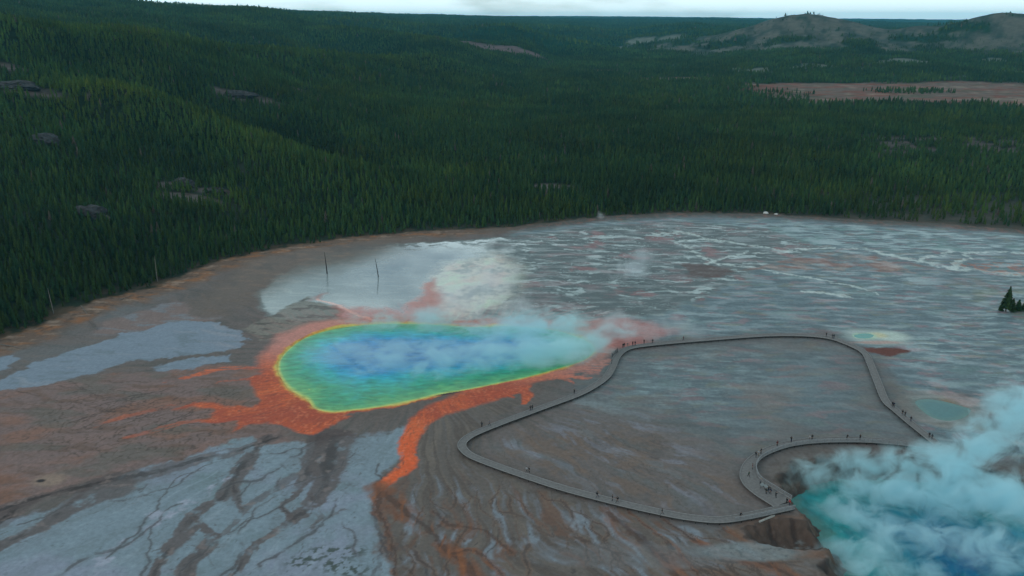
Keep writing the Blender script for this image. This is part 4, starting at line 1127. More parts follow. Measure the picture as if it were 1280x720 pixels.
def cum(P): return np.r_[0, np.cumsum(np.hypot(*np.diff(P, axis=0).T))]
def walk(name, P, half, zt, label, rail_from, post_budget):
    root = empty(name, (0, 0, 0)); tag(root, label, 'boardwalk')
    ribbon_obj('deck', [ribbon(P, -half, half, zt - .09, zt)], M_DECK, root)
    for s in (-1, 1):
        e = half * s
        ribbon_obj('kerb', [ribbon(P, e - .075, e + .075, zt + .01, zt + .15)], M_KERB, root)
        ribbon_obj('joist', [ribbon(P, e * .88 - .06, e * .88 + .06, zt - .38, zt - .092)], M_POST, root)
    # supports
    s = cum(P); d, r = frame(P)
    hb = np.broadcast_to(half, len(P))
    q = np.arange(1.0, s[-1] - .5, 2.6)
    pts = []
    for t in q:
        c = np.array([np.interp(t, s, P[:, 0]), np.interp(t, s, P[:, 1])]); rr = np.array([np.interp(t, s, r[:, 0]), np.interp(t, s, r[:, 1])]); h = np.interp(t, s, hb)
        for sg in (-1, 1): pts.append(c + rr * sg * h * .82)
    pts = np.array(pts); g = basin_z(pts[:, 0], pts[:, 1])
    order = np.argsort(np.hypot(pts[:, 0], pts[:, 1]) - 40 * (g < -.4))
    own = set(order[:post_budget].tolist())
    rest = MB(); first_post = None
    for i, (p, zz) in enumerate(zip(pts, g)):
        zb = min(zz, 0) - .15; ht = zt - .38 - zb
        if i in own:
            mb = MB(); mb.box((0, 0, ht / 2), (.16, .16, ht)); o = mb.build('support_post', M_POST, root); o.location = (p[0], p[1], zb)
        else:
            rest.box((p[0], p[1], zb + ht / 2), (.16, .16, ht))
    if len(pts) > post_budget:
        o = rest.build('support_post', M_POST, root); o['kind'] = 'stuff'
    # railing on the crater side
    if rail_from is not None:
        lo = int(np.argmin(np.hypot(*(P - np.array(G(*rail_from, DZ))).T)))
        RP = P[lo:]; hr = hb[lo:] - .02
        rail = ribbon_obj('railing', [ribbon(RP, hr - .09, hr + .09, zt + 1.0, zt + 1.1)], M_RAIL, root)
        ribbon_obj('rail_bar', [ribbon(RP, hr - .03, hr + .03, zt + .62, zt + .74), ribbon(RP, hr - .03, hr + .03, zt + .28, zt + .40)], M_RAIL, rail)
        ss = cum(RP); dd, rr_ = frame(RP)
        for t in np.arange(.1, ss[-1], 2.2)[:75]:
            c = np.array([np.interp(t, ss, RP[:, 0]), np.interp(t, ss, RP[:, 1])]); ro = np.array([np.interp(t, ss, rr_[:, 0]), np.interp(t, ss, rr_[:, 1])])
            p = c + ro * np.interp(t, ss, hr)
            mb = MB(); mb.box((0, 0, .53), (.15, .15, 1.02)); o = mb.build('rail_post', M_RAIL, rail); o.location = (p[0], p[1], zt)
    return root
sB = np.linspace(0, LB, 200)
halfB = 1.3 + 1.7 * sstep(24, 4, sB)
walk('boardwalk', PA, np.full(len(PA), 1.12), DZ, 'long grey plank boardwalk looping across the flats beside the rainbow spring', (916, 649.5), 95)
walk('boardwalk', PB, halfB, DZ - .03, 'railed plank viewing walkway curving round the rim of the steaming crater', (979, 629), 95)
# weathered beam on the bank, interpretive panel on the platform
a = G(949, 653); b = G(968, 645)
mb = MB(); mb.box((0, 0, .15), (math.hypot(b[0] - a[0], b[1] - a[1]), .35, .3)); bmesh.ops.bevel(mb.bm, geom=mb.bm.edges[:], offset=.03, segments=1)
o = mb.build('timber_beam', simple_mat('bleached_timber', (.42, .41, .38), .8, .2, 2, .2)); o.location = ((a[0] + b[0]) / 2, (a[1] + b[1]) / 2, .05); o.rotation_euler = (0, 0, math.atan2(b[1] - a[1], b[0] - a[0]))
tag(o, 'bleached timber beam lying on the brown bank below the railing', 'beam')
def sign_panel(px, py, rz, label, wd=1.3):
    g = G(px, py, DZ)
    r = empty('information_panel', (g[0], g[1], DZ - .03), rz); tag(r, label, 'sign', 'information panels on the platform')
    for s in (-1, 1):
        mb = MB(); mb.box((s * wd * .38, 0, .42), (.08, .08, .84)); mb.build('leg', M_POST, r)
    mb = MB(); mb.box((0, 0, .9), (wd, .75, .05), 0, ('X', R(32))); mb.build('panel', simple_mat('pale_panel', (.24, .26, .26), .5, .1, 3), r)
sign_panel(952.5, 609.5, R(40), 'pale slanted information panel on legs at the crater railing, left of the standing group')
sign_panel(957, 611.5, R(40), 'second pale slanted panel on legs right beside the standing group', 1.0)

# ------------------------------------------------------------------ people
SKIN = simple_mat('skin', (.38, .24, .18), .6, .05, 8)
HAIRS = [simple_mat('hair_' + n, c, .7, .2, 20) for n, c in (('dark', (.02, .016, .013)), ('brown', (.07, .045, .03)), ('fair', (.25, .19, .11)))]
CLOTH = {n: simple_mat(n + '_cloth', c, .9, .15, 6, .1) for n, c in {
    'black': (.018, .018, .02), 'navy': (.018, .024, .05), 'charcoal': (.04, .04, .043), 'red': (.42, .05, .05), 'white': (.36, .36, .37), 'grey': (.16, .16, .17),
    'blue': (.05, .11, .26), 'green': (.03, .07, .045), 'tan': (.26, .21, .15), 'maroon': (.12, .025, .03)}.items()}

def body_mesh(name, hips, arms, stride=0.0, bend=0.0):
    """one continuous skinned figure; hips/arms give the pose. facing +Y"""
    V = []; E = []; Rd = []
    def v(p, r, par=None):
        V.append(p); Rd.append(r if isinstance(r, tuple) else (r, r))
        if par is not None: E.append((par, len(V) - 1))
        return len(V) - 1
    fy = bend
    pel = v((0, 0, .96), (.155, .115))
    wai = v((0, fy * .3, 1.12), (.135, .10), pel); che = v((0, fy * .8, 1.32), (.165, .115), wai)
    nb = v((0, fy, 1.46), (.065, .06), che); hb = v((0, fy + .015, 1.55), (.075, .085), nb); ht = v((0, fy + .01, 1.66), (.08, .095), hb); v((0, fy, 1.735), (.05, .06), ht)
    v((0, fy + .115, 1.595), .018, hb)                                  # nose
    for s, (kn, an) in zip((-1, 1), hips):
        hp = v((s * .09, 0, .88), .095, pel)
        k = v((s * .10 + kn[0], kn[1], kn[2]), .062, hp); a = v((s * .10 + an[0], an[1], an[2]), .045, k)
        v((s * .11 + an[0], an[1] + .13, max(an[2] - .05, .03)), (.04, .03), a)
        v((s * .10 + an[0], an[1] - .04, max(an[2] - .05, .03)), (.04, .035), a)
    for s, (el, wr) in zip((-1, 1), arms):
        sh = v((s * .185, fy * .9, 1.40), .062, che)
        e = v((s * el[0], el[1] + fy, el[2]), .044, sh); w = v((s * wr[0], wr[1] + fy, wr[2]), .033, e)
        d = np.array([s * wr[0] - s * el[0], wr[1] - el[1], wr[2] - el[2]]); d = d / np.linalg.norm(d)
        side = np.cross(d, [s, 0, 0]); side = side / (np.linalg.norm(side) + 1e-9)
        W = np.array(V[w]); pm = v(tuple(W + d * .07), (.036, .022), w)
        for q, L in ((-.03, .07), (-.01, .085), (.01, .08), (.03, .062)):
            k1 = v(tuple(W + d * .105 + side * q), .0095, pm); v(tuple(W + d * (.105 + L * .9) + side * q * 1.1 + np.array([-s * .02, 0, 0])), .008, k1)
        t1 = v(tuple(W + d * .05 + side * .045), .011, w); v(tuple(W + d * .095 + side * .062), .009, t1)
    me = bpy.data.meshes.new('figure_' + name); me.from_pydata(V, E, []); me.update()
    o = bpy.data.objects.new('figure', me); COL.objects.link(o)
    sm = o.modifiers.new('skin', 'SKIN'); sub = o.modifiers.new('sub', 'SUBSURF'); sub.levels = 1; sub.render_levels = 1
    for i, r in enumerate(Rd): me.skin_vertices[0].data[i].radius = r
    me.skin_vertices[0].data[0].use_root = True
    dg = bpy.context.evaluated_depsgraph_get(); dg.update()
    out = bpy.data.meshes.new_from_object(o.evaluated_get(dg)); out.name = 'body'
    COL.objects.unlink(o); bpy.data.objects.remove(o)
    wrists = [np.array(V[k]) for k in range(len(V)) if False]
    out.materials.clear()
    for m in (SKIN, CLOTH['black'], CLOTH['charcoal'], HAIRS[0], CLOTH['black']): out.materials.append(m)
    hands = []
    for s, (el, wr) in zip((-1, 1), arms): hands.append(Vector((s * wr[0], wr[1] + fy, wr[2])))
    for p in out.polygons:
        c = p.center; p.use_smooth = True
        if c.z > 1.49: p.material_index = 0
        elif c.z < .085: p.material_index = 4
        elif c.z < .97: p.material_index = 2
        else: p.material_index = 1
        for h, (el, wr) in zip(hands, arms):
            dv = (h - Vector((math.copysign(el[0], h.x), el[1] + fy, el[2]))).normalized()
            if (c - h).dot(dv) > -.01 and (c - h).length < .26: p.material_index = 0
            elif (c - h).length < .3 and abs(c.x) > .2 and c.z > .8: p.material_index = 1
    return out, fy

def hair_mesh(name, fy, long=False, hat=False):
    bm = bmesh.new(); bmesh.ops.create_uvsphere(bm, u_segments=14, v_segments=10, radius=1)
    for v_ in list(bm.verts):
        c = v_.co
        if c.z < -.15 - (.55 if c.y < 0 else 0): c.z = -.15 - (.55 if c.y < 0 else 0)
        v_.co = Vector((c.x * .098, c.y * .112 + fy - .008, 1.665 + c.z * (.098 if not (long and c.y < .1 and c.z < 0) else .30)))
    if hat:
        bmesh.ops.create_cone(bm, cap_ends=True, segments=16, radius1=.19, radius2=.18, depth=.015, matrix=Matrix.Translation((0, fy + .02, 1.69)))
    me = bpy.data.meshes.new('hair'); bm.to_mesh(me); bm.free(); me.materials.append(HAIRS[0])
    for p in me.polygons: p.use_smooth = True
    return me

ST = ((0, 0, .5), (0, 0, .08))
POSES = {
    'stand': body_mesh('stand', (ST, ST), (((.25, -.02, 1.14), (.27, .06, .90)), ((.25, -.02, 1.14), (.27, .06, .90)))),
    'walk': body_mesh('walk', (((0, .17, .52), (0, .30, .12)), ((0, -.06, .50), (0, -.34, .16))), (((.24, -.16, 1.16), (.25, -.12, .93)), ((.24, .10, 1.15), (.22, .26, .98))), bend=.04),
    'stride': body_mesh('stride', (((-.02, .22, .53), (-.04, .42, .11)), ((.02, -.10, .50), (.04, -.42, .16))), (((.25, .12, 1.17), (.21, .30, 1.04)), ((.25, -.17, 1.17), (.26, -.20, .94))), bend=.07),
    'photo': body_mesh('photo', (ST, ((.03, .05, .5), (.05, .07, .08))), (((.27, .14, 1.24), (.10, .34, 1.50)), ((.27, .14, 1.24), (.10, .34, 1.50)))),
    'lean': body_mesh('lean', (((0, .05, .5), (0, -.04, .08)), ((.02, .03, .5), (.03, .06, .08))), (((.26, .20, 1.10), (.20, .40, 1.06)), ((.26, .20, 1.10), (.20, .40, 1.06))), bend=.16),
    'hips': body_mesh('hips', (((-.03, 0, .5), (-.06, 0, .08)), ((.03, 0, .5), (.06, 0, .08))), (((.36, -.06, 1.18), (.20, .03, 1.0)), ((.25, -.02, 1.14), (.27, .06, .90)))),
}
HAIR = {k: (hair_mesh(k, POSES[k][1]), hair_mesh(k, POSES[k][1], True), hair_mesh(k, POSES[k][1], False, True)) for k in POSES}

def pack_mesh():
    bm = bmesh.new(); bmesh.ops.create_cube(bm, size=1, matrix=Matrix.Translation((0, -.21, 1.24)) @ Matrix.Diagonal((.30, .17, .44, 1)))
    bmesh.ops.bevel(bm, geom=bm.edges[:], offset=.05, segments=2)
    me = bpy.data.meshes.new('backpack'); bm.to_mesh(me); bm.free(); me.materials.append(CLOTH['charcoal']); return me
PACK = pack_mesh()

def person(px, py, pose, jacket, trousers, rz, label, hair=0, hs=0, pack=False, h=1.0, z=DZ, group='people on the boardwalks'):
    g = G(px, py, z)
    me, fy = POSES[pose]
    r = empty('person', (g[0], g[1], z), R(rz)); r.scale = (h * 1.06, h * 1.06, h)
    tag(r, label, 'person', group)
    o = bpy.data.objects.new('body', me); link(o, r)
    for i, m in ((1, CLOTH[jacket]), (2, CLOTH[trousers]), (3, HAIRS[hair])):
        o.material_slots[i].link = 'OBJECT'; o.material_slots[i].material = m
    hme = HAIR[pose][hs]; q = bpy.data.objects.new('hair' if hs < 2 else 'hat', hme); link(q, r)
    q.material_slots[0].link = 'OBJECT'; q.material_slots[0].material = HAIRS[hair] if hs < 2 else CLOTH['tan']
    if pack:
        b = bpy.data.objects.new('backpack', PACK); link(b, r)

PEOPLE = [
    (658.2, 590.5, 'walk', 'white', 'charcoal', -60, 'walker in a white top beside a dark companion on the near front boardwalk', 1, 1, False),
    (661.4, 590.8, 'stand', 'black', 'black', -60, 'dark clad companion just right of the walker in the white top', 0, 0, False),
    (746.6, 622, 'stride', 'black', 'navy', -75, 'striding walker with a backpack, left of the pair on the front boardwalk', 0, 0, True),
    (765.4, 626, 'stand', 'charcoal', 'charcoal', 100, 'slim figure in grey, left one of the pair on the front boardwalk', 1, 1, False),
    (771.4, 628.3, 'walk', 'black', 'black', 100, 'stout figure in black, right one of the pair on the front boardwalk', 0, 0, True),
    (827.2, 643.2, 'stride', 'black', 'charcoal', -80, 'lone striding walker furthest right on the front boardwalk before the railing', 0, 0, False),
    (602.3, 534, 'lean', 'black', 'black', 30, 'stooping dark figure at the boardwalk edge near the sharp bend', 0, 0, True),
    (611.8, 532, 'walk', 'grey', 'charcoal', 60, 'small grey figure right of the stooping figure near the sharp bend', 1, 0, False),
    (663, 513.2, 'stand', 'black', 'navy', 20, 'left of two close companions on the straight boardwalk below the orange finger', 0, 0, True),
    (665.4, 512.6, 'photo', 'charcoal', 'black', 20, 'right of two close companions on the straight boardwalk below the orange finger', 0, 1, False),
    (717.9, 492.3, 'photo', 'black', 'black', 20, 'lone figure taking a picture on the straight boardwalk right of the orange finger', 0, 0, False),
    (764.6, 454.6, 'stand', 'black', 'charcoal', 70, 'lone dark figure just below the crowded bend near the drifting steam', 0, 0, False),
    (765.4, 446.6, 'photo', 'navy', 'black', 60, 'leftmost of the crowd at the boardwalk bend by the drifting steam', 0, 0, False),
    (767.2, 444.2, 'stand', 'charcoal', 'black', 60, 'second from left in the crowd at the boardwalk bend by the steam', 1, 1, False),
    (769.0, 442.8, 'hips', 'black', 'navy', 40, 'middle one of the crowd at the boardwalk bend by the steam', 0, 0, True),
    (770.6, 441.6, 'stand', 'maroon', 'black', 50, 'fourth from left in the crowd at the boardwalk bend by the steam', 1, 0, False),
    (772.0, 440.6, 'lean', 'black', 'black', 50, 'rightmost of the crowd at the boardwalk bend by the steam', 0, 0, False),
    (778.6, 434.6, 'stand', 'black', 'black', 10, 'left of two touching figures just past the crowded bend', 0, 0, True),
    (780.2, 434.2, 'stand', 'charcoal', 'charcoal', 10, 'right of two touching figures just past the crowded bend', 0, 1, False),
    (784.4, 433.0, 'stand', 'grey', 'tan', 0, 'pale small figure between two pairs past the crowded bend', 2, 1, False, .85),
    (790.8, 432.2, 'photo', 'black', 'black', 0, 'left of a spaced pair past the crowded bend', 0, 0, False),
    (793.8, 431.8, 'stand', 'navy', 'black', -10, 'right of a spaced pair past the crowded bend', 0, 0, False),
    (805, 430, 'photo', 'black', 'charcoal', 0, 'lone dark figure second from right on the straight behind the steam', 0, 0, False),
    (815.6, 429, 'stand', 'black', 'black', -10, 'lone dark figure on the far straight with a wide gap to its right', 0, 0, False),
    (854, 425.6, 'walk', 'maroon', 'charcoal', -90, 'lone walker in dark red in the middle of the far straight boardwalk', 1, 0, False),
    (1032.6, 421, 'photo', 'black', 'charcoal', -30, 'figure left of the pair on the far bend before the teal pool', 0, 0, False),
    (1040.4, 422.8, 'stand', 'black', 'black', -30, 'left of the touching pair on the far bend before the teal pool', 0, 0, True),
    (1042.2, 423.4, 'stand', 'charcoal', 'navy', -30, 'right of the touching pair on the far bend before the teal pool', 0, 1, False),
    (1115.2, 508.2, 'walk', 'black', 'black', 160, 'left of the close pair where the boardwalk bends toward the steam plume', 0, 0, True),
    (1116.9, 509.0, 'walk', 'navy', 'black', 160, 'right of the close pair where the boardwalk bends toward the steam plume', 0, 0, False),
    (1127.8, 518.8, 'walk', 'black', 'charcoal', -20, 'left of the middle pair on the narrow straight left of the murky pool', 0, 0, False),
    (1131.0, 520.6, 'walk', 'charcoal', 'black', -20, 'right of the middle pair on the narrow straight left of the murky pool', 1, 0, True),
    (1138.2, 526.8, 'stand', 'black', 'navy', -30, 'lone figure below the middle pair on the straight left of the murky pool', 0, 0, False),
    (1161.2, 547.0, 'stand', 'black', 'black', -40, 'left of the pair at the boardwalk end against the steam plume', 0, 0, False),
    (1164.6, 549.4, 'stand', 'charcoal', 'black', -40, 'right of the pair at the boardwalk end against the steam plume', 0, 1, False),
    (1058.4, 549.2, 'lean', 'black', 'black', 180, 'dark figure leaning at the crater railing left of the rightmost rim figure', 0, 0, False),
    (1074.8, 549.6, 'photo', 'black', 'charcoal', 180, 'rightmost dark figure standing on the crater rim walkway', 0, 0, False),
    (1014.9, 549.8, 'stand', 'black', 'black', 180, 'dark figure beside a white topped companion on the crater rim walkway', 0, 0, False),
    (1011.6, 550.2, 'stand', 'white', 'grey', 180, 'companion in a white top on the crater rim walkway', 2, 1, False, .92),
    (988.9, 552.6, 'photo', 'black', 'navy', 200, 'lone figure on the curve of the rim walkway left of the white top', 0, 0, True),
    (971.3, 557.6, 'stand', 'maroon', 'black', 200, 'figure in dark red on the rim walkway curve above the pair', 0, 0, False),
    (951, 567.2, 'hips', 'black', 'black', 220, 'upper dark figure of the three at the left curve of the rim walkway', 0, 0, False),
    (948, 569.8, 'stand', 'white', 'tan', 220, 'figure in a white jacket between two dark ones at the rim curve', 2, 2, False),
    (944.8, 571.6, 'photo', 'black', 'charcoal', 220, 'lower dark figure of the three at the left curve of the rim walkway', 0, 0, True),
    (940.4, 586.4, 'stand', 'maroon', 'black', 250, 'figure in dark red at the inner railing on the left side of the rim', 1, 1, False),
    (935.6, 596.4, 'walk', 'green', 'black', 200, 'walker in dark green on the left side of the rim walkway', 0, 0, False),
    (950, 605.6, 'lean', 'grey', 'charcoal', 300, 'grey figure leaning at the railing beside the pale panels', 1, 2, False),
    (957.6, 617.4, 'stand', 'green', 'black', 300, 'left figure of the platform group in dark green', 0, 0, True),
    (960.2, 615.6, 'photo', 'black', 'navy', 300, 'tallest middle figure of the platform group at the railing', 0, 0, False, 1.06),
    (962.8, 618.0, 'hips', 'navy', 'black', 320, 'right figure of the platform group in navy', 0, 1, False),
    (969.4, 622.4, 'photo', 'black', 'charcoal', 300, 'lone dark figure on the platform right of the group', 0, 0, False),
    (983.2, 629.8, 'stand', 'black', 'black', 300, 'dark figure beside the red jacket at the platform corner', 0, 0, False),
    (986.6, 631.8, 'stand', 'red', 'navy', 300, 'person in a bright red jacket at the platform corner railing', 1, 0, False),
    (925.3, 647.4, 'lean', 'black', 'charcoal', 180, 'dark figure leaning on the railing of the lower boardwalk above the beam', 0, 0, False),
]
for p in PEOPLE: person(*p)

# ------------------------------------------------------------------ steam
def steam(name, blobs, dens, nscale, stretch, thr, soft, label, voxel=1.6, rot=0.0, color=(.93, .97, 1.0), shift=(0, 0, 0), step=.35, detail=4, anis=.2, gainw=.45):
    """blobs: (centre, radii, weight); the vapour thins out towards the hull of each blob and is torn by noise"""
    bm = bmesh.new()
    for c, r, w_ in blobs:
        bmesh.ops.create_icosphere(bm, subdivisions=3, radius=1, matrix=Matrix.Translation(c) @ Matrix.Diagonal((r[0], r[1], r[2], 1)))
    me = bpy.data.meshes.new(name); bm.to_mesh(me); bm.free()
    o = bpy.data.objects.new(name, me); COL.objects.link(o)
    md = o.modifiers.new('remesh', 'REMESH'); md.mode = 'VOXEL'; md.voxel_size = voxel
    dg = bpy.context.evaluated_depsgraph_get(); dg.update()
    new = bpy.data.meshes.new_from_object(o.evaluated_get(dg)); new.name = name
    o.modifiers.clear(); o.data = new; bpy.data.meshes.remove(me)
    m, nt, out = new_mat(name + '_vapour')
    tc = N(nt, 'ShaderNodeTexCoord'); acc = None
    for c, r, w_ in blobs:
        sb = N(nt, 'ShaderNodeVectorMath', operation='SUBTRACT'); nt.links.new(tc.outputs['Object'], sb.inputs[0]); sb.inputs[1].default_value = c
        dv = N(nt, 'ShaderNodeVectorMath', operation='DIVIDE'); nt.links.new(sb.outputs[0], dv.inputs[0]); dv.inputs[1].default_value = [q * .97 for q in r]
        dt = N(nt, 'ShaderNodeVectorMath', operation='DOT_PRODUCT'); nt.links.new(dv.outputs[0], dt.inputs[0]); nt.links.new(dv.outputs[0], dt.inputs[1])
        k = math_n(nt, 'MULTIPLY', math_n(nt, 'SUBTRACT', 1.0, dt.outputs['Value'], True), w_)
        acc = k if acc is None else math_n(nt, 'MAXIMUM', acc, k)
    mp = N(nt, 'ShaderNodeMapping'); mp.inputs['Scale'].default_value = stretch; mp.inputs['Rotation'].default_value = (0, 0, rot); mp.inputs['Location'].default_value = shift
    nt.links.new(tc.outputs['Object'], mp.inputs['Vector'])
    nz = N(nt, 'ShaderNodeTexNoise'); nz.inputs['Scale'].default_value = nscale; nz.inputs['Detail'].default_value = detail; nz.inputs['Roughness'].default_value = .62; nz.inputs['Distortion'].default_value = .9
    nt.links.new(mp.outputs[0], nz.inputs['Vector'])
    s = math_n(nt, 'ADD', nz.outputs['Fac'], math_n(nt, 'MULTIPLY', acc, gainw))
    mr = N(nt, 'ShaderNodeMapRange'); mr.interpolation_type = 'SMOOTHSTEP'; mr.inputs['From Min'].default_value = thr; mr.inputs['From Max'].default_value = thr + soft
    nt.links.new(s, mr.inputs['Value'])
    edge = math_n(nt, 'MULTIPLY', acc, 4.0, True)
    d = math_n(nt, 'MULTIPLY', math_n(nt, 'MULTIPLY', mr.outputs[0], edge), dens)
    d = math_n(nt, 'MULTIPLY', d, math_n(nt, 'ADD', acc, .35))
    pv = N(nt, 'ShaderNodeVolumePrincipled'); pv.inputs['Color'].default_value = (*color, 1); pv.inputs['Anisotropy'].default_value = anis
    nt.links.new(d, pv.inputs['Density']); nt.links.new(pv.outputs[0], out.inputs['Volume'])
    m.cycles.volume_step_rate = step
    o.data.materials.clear(); o.data.materials.append(m)
    tag(o, label, 'steam', None, 'stuff')
    return o

def B(px, py, z, rx, ry, rz, w_=1.0):
    g = G(px, py, z); return ((g[0], g[1], z), (rx, ry, rz), w_)
# over the rainbow spring, blown to the right
steam('steam', [B(430, 440, 2, 22, 16, 4.0, .7), B(490, 446, 2.2, 24, 20, 4.6, .9), B(550, 446, 2.5, 24, 20, 5.2, .95), B(620, 442, 2.6, 22, 17, 5.6, 1), B(672, 440, 3.4, 20, 14, 6, 1.25), B(708, 438, 4.2, 15, 12, 6.5, 1.3), B(738, 428, 5, 12, 10, 6, 1.15), B(770, 412, 8, 11, 9, 6, .75),
                B(600, 412, 4, 20, 12, 5, .75), B(660, 410, 6, 18, 14, 8, 1), B(705, 405, 7, 16, 12, 8, .95), B(480, 402, 3, 22, 8, 5, .8), B(540, 398, 5, 14, 10, 7, .95)],
      .17, .26, (.45, 1, .85), .59, .20, 'thin white steam sheet blowing right across the rainbow spring', 1.4, R(-38), (.76, .97, 1.0), step=.1, detail=6, gainw=.25)
steam('steam', [B(580, 375, 7, 18, 14, 10, .9), B(615, 350, 10, 17, 16, 12, .8), B(575, 345, 8, 14, 14, 9, .7), B(540, 392, 4, 10, 10, 5, .7), B(640, 385, 6, 12, 12, 7, .7)],
      .055, .13, (1, .55, .6), .56, .40, 'faint pale vapour rising behind the rainbow spring', 1.6, R(-30), (.95, .97, 1.0), step=.2)
steam('steam', [B(790, 336, 4, 12, 12, 6, .9), B(806, 322, 8, 9, 10, 6, .8), B(776, 346, 2, 9, 8, 3, .6)], .06, .16, (1.2, .6, .6), .60, .32, 'slanting wisp of steam over the far wet flats', 1.2, R(-35))
steam('steam', [B(800, 414, 4, 14, 9, 5, .9), B(830, 408, 5, 14, 10, 5, .8), B(862, 412, 4, 12, 9, 4, .8), B(770, 402, 5, 12, 12, 6, .7)], .040, .14, (1.2, .6, .6), .58, .35, 'thin haze of steam drifting behind the far straight boardwalk', 1.3, R(-30))
steam('steam', [B(752, 270, 2.5, 3, 3, 3, .9), B(749, 268, 5, 2, 2, 3, .7)], .09, .4, (1, 1, .7), .55, .35, 'tiny puff of steam at the forest edge', .6)
# the boiling crater
steam('steam', [B(1030, 596, -1.5, 15, 8, 5, .75), B(1075, 606, -.5, 17, 9, 6, .95), B(1130, 612, 0, 20, 10, 7, 1), B(1190, 618, 1, 20, 11, 8, 1.0), B(1250, 620, 3, 18, 12, 9, 1), B(1085, 648, -1.5, 14, 7, 5, .95), B(1052, 628, -2, 10, 6, 4.5, .8), B(1062, 690, -2, 10, 5, 4.5, .85), B(1105, 690, -1.5, 12, 6, 5, .9), B(1130, 668, -1, 14, 6, 6, .85), B(1180, 676, -.5, 14, 7, 6, .9), B(1150, 715, -2, 14, 5, 4, .8), B(1090, 716, -2.2, 11, 5, 4.5, .9), B(1250, 690, 0, 16, 8, 7, .85),
                B(1030, 588, 0, 12, 8, 5, .8), B(1075, 584, 1, 14, 8, 5.5, .95), B(1125, 582, 2, 14, 8, 6, .95), B(1195, 582, 7, 13, 10, 8, 1.05), B(1228, 556, 12, 11, 9, 8, .95), B(1250, 530, 17, 10, 9, 8, .95), B(1274, 508, 23, 11, 10, 9, .95), B(1160, 572, 5, 10, 9, 5, .8), B(1305, 540, 18, 14, 12, 11, .75)],
      .33, .20, (.8, 1, 1.0), .60, .25, 'thick billowing steam boiling off the turquoise crater lake', 1.6, R(-30), (.76, .96, 1.0), (3, 1, 0), step=.13, detail=7, gainw=.26)

# the air itself
bm = bmesh.new(); bmesh.ops.create_cube(bm, size=1, matrix=Matrix.Translation((0, 9000, 125)) @ Matrix.Diagonal((48000, 26000, 276, 1)))
me = bpy.data.meshes.new('haze'); bm.to_mesh(me); bm.free()
hm, nt, out = new_mat('haze_air')
pv = N(nt, 'ShaderNodeVolumePrincipled'); pv.inputs['Color'].default_value = (.14, .66, .95, 1); pv.inputs['Density'].default_value = HAZE_D; pv.inputs['Anisotropy'].default_value = .1
nt.links.new(pv.outputs[0], out.inputs['Volume'])
o = mesh_obj('haze', me, hm); tag(o, 'thin blue haze filling the valley air', 'haze', None, 'stuff')


# ------------------------------------------------------------------ sky, sun, camera
SUN_EL, SUN_AZ = R(28), R(238)          # azimuth clockwise from +Y: behind the camera, to the left
w = bpy.data.worlds.new('World'); scene.world = w; w.use_nodes = True
nt = w.node_tree; nt.nodes.clear()
out = nt.nodes.new('ShaderNodeOutputWorld'); bg = nt.nodes.new('ShaderNodeBackground')
sky = nt.nodes.new('ShaderNodeTexSky'); sky.sky_type = 'NISHITA'; sky.sun_disc = False
sky.sun_elevation = SUN_EL; sky.sun_rotation = SUN_AZ; sky.altitude = 2200; sky.air_density = 1.0; sky.dust_density = .6; sky.ozone_density = 2.0
tc = nt.nodes.new('ShaderNodeTexCoord')
mp = nt.nodes.new('ShaderNodeMapping'); mp.inputs['Scale'].default_value = (2.2, 2.2, 9.0)
nt.links.new(tc.outputs['Generated'], mp.inputs['Vector'])
nz = nt.nodes.new('ShaderNodeTexNoise'); nz.inputs['Scale'].default_value = 1.6; nz.inputs['Detail'].default_value = 7; nz.inputs['Roughness'].default_value = .55
nt.links.new(mp.outputs[0], nz.inputs['Vector'])
cr = nt.nodes.new('ShaderNodeMapRange'); cr.interpolation_type = 'SMOOTHSTEP'
cr.inputs['From Min'].default_value = .36; cr.inputs['From Max'].default_value = .56; cr.inputs['To Min'].default_value = .28; cr.inputs['To Max'].default_value = .95
nt.links.new(nz.outputs['Fac'], cr.inputs['Value'])
mx = nt.nodes.new('ShaderNodeMix'); mx.data_type = 'RGBA'
nt.links.new(cr.outputs[0], mx.inputs['Factor']); nt.links.new(sky.outputs[0], mx.inputs['A'])
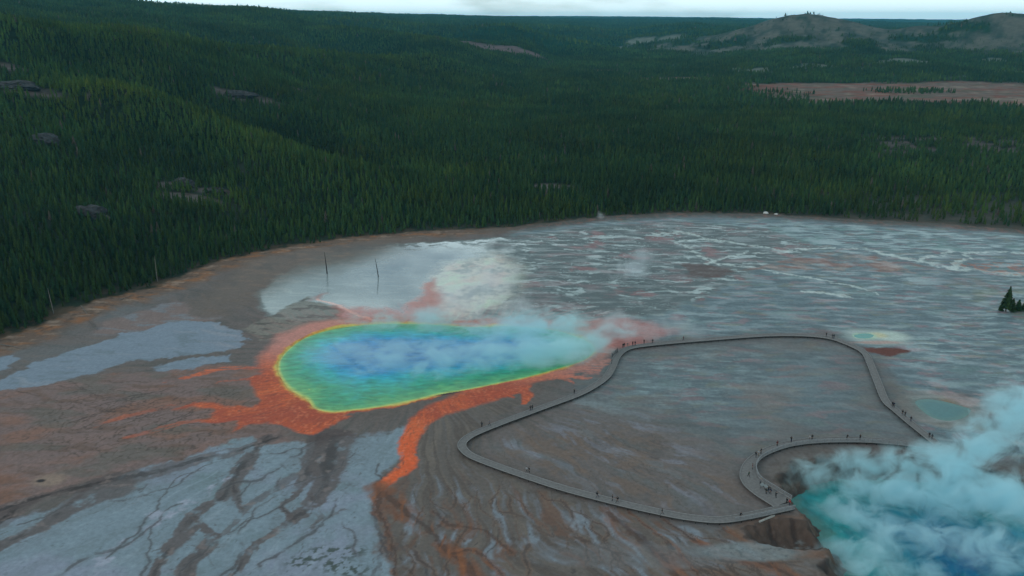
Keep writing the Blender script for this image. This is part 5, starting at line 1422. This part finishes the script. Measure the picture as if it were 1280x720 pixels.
# cloud banks glow towards the horizon
sx = nt.nodes.new('ShaderNodeSeparateXYZ'); nt.links.new(tc.outputs['Generated'], sx.inputs[0])
el = nt.nodes.new('ShaderNodeMapRange'); el.interpolation_type = 'SMOOTHSTEP'
el.inputs['From Min'].default_value = .05; el.inputs['From Max'].default_value = .85; el.inputs['To Min'].default_value = 2.05; el.inputs['To Max'].default_value = .85
nt.links.new(sx.outputs['Z'], el.inputs['Value'])
cv = nt.nodes.new('ShaderNodeVectorMath'); cv.operation = 'SCALE'; cv.inputs[0].default_value = (7.6, 9.4, 9.8)
nt.links.new(el.outputs[0], cv.inputs['Scale']); nt.links.new(cv.outputs[0], mx.inputs['B'])
nt.links.new(mx.outputs['Result'], bg.inputs['Color']); bg.inputs['Strength'].default_value = .1
nt.links.new(bg.outputs[0], out.inputs['Surface'])

sl = bpy.data.lights.new('sun', 'SUN'); sl.energy = .9; sl.angle = R(11); sl.color = (1, .95, .88)
so = bpy.data.objects.new('sun', sl); COL.objects.link(so)
sd_ = Vector((math.sin(SUN_AZ) * math.cos(SUN_EL), math.cos(SUN_AZ) * math.cos(SUN_EL), math.sin(SUN_EL)))
so.rotation_euler = (-sd_).to_track_quat('-Z', 'Y').to_euler(); so.location = (0, 0, 400)

cam = bpy.data.cameras.new('camera'); cam.sensor_width = 36; cam.lens = F / 1280 * 36; cam.clip_start = .5; cam.clip_end = 60000
co = bpy.data.objects.new('camera', cam); COL.objects.link(co)
co.location = (0, 0, CAMH); co.rotation_euler = (math.pi / 2 - PITCH, 0, 0)
scene.camera = co

scene.render.engine = 'CYCLES'
cy = scene.cycles
cy.use_denoising = True
cy.max_bounces = 10; cy.diffuse_bounces = 3; cy.glossy_bounces = 2; cy.transmission_bounces = 2; cy.volume_bounces = 8; cy.transparent_max_bounces = 8
cy.caustics_reflective = False; cy.caustics_refractive = False
vs = scene.view_settings
vs.view_transform = 'Standard'; vs.look = 'None'; vs.exposure = -0.5; vs.gamma = 1.0; vs.use_curve_mapping = False
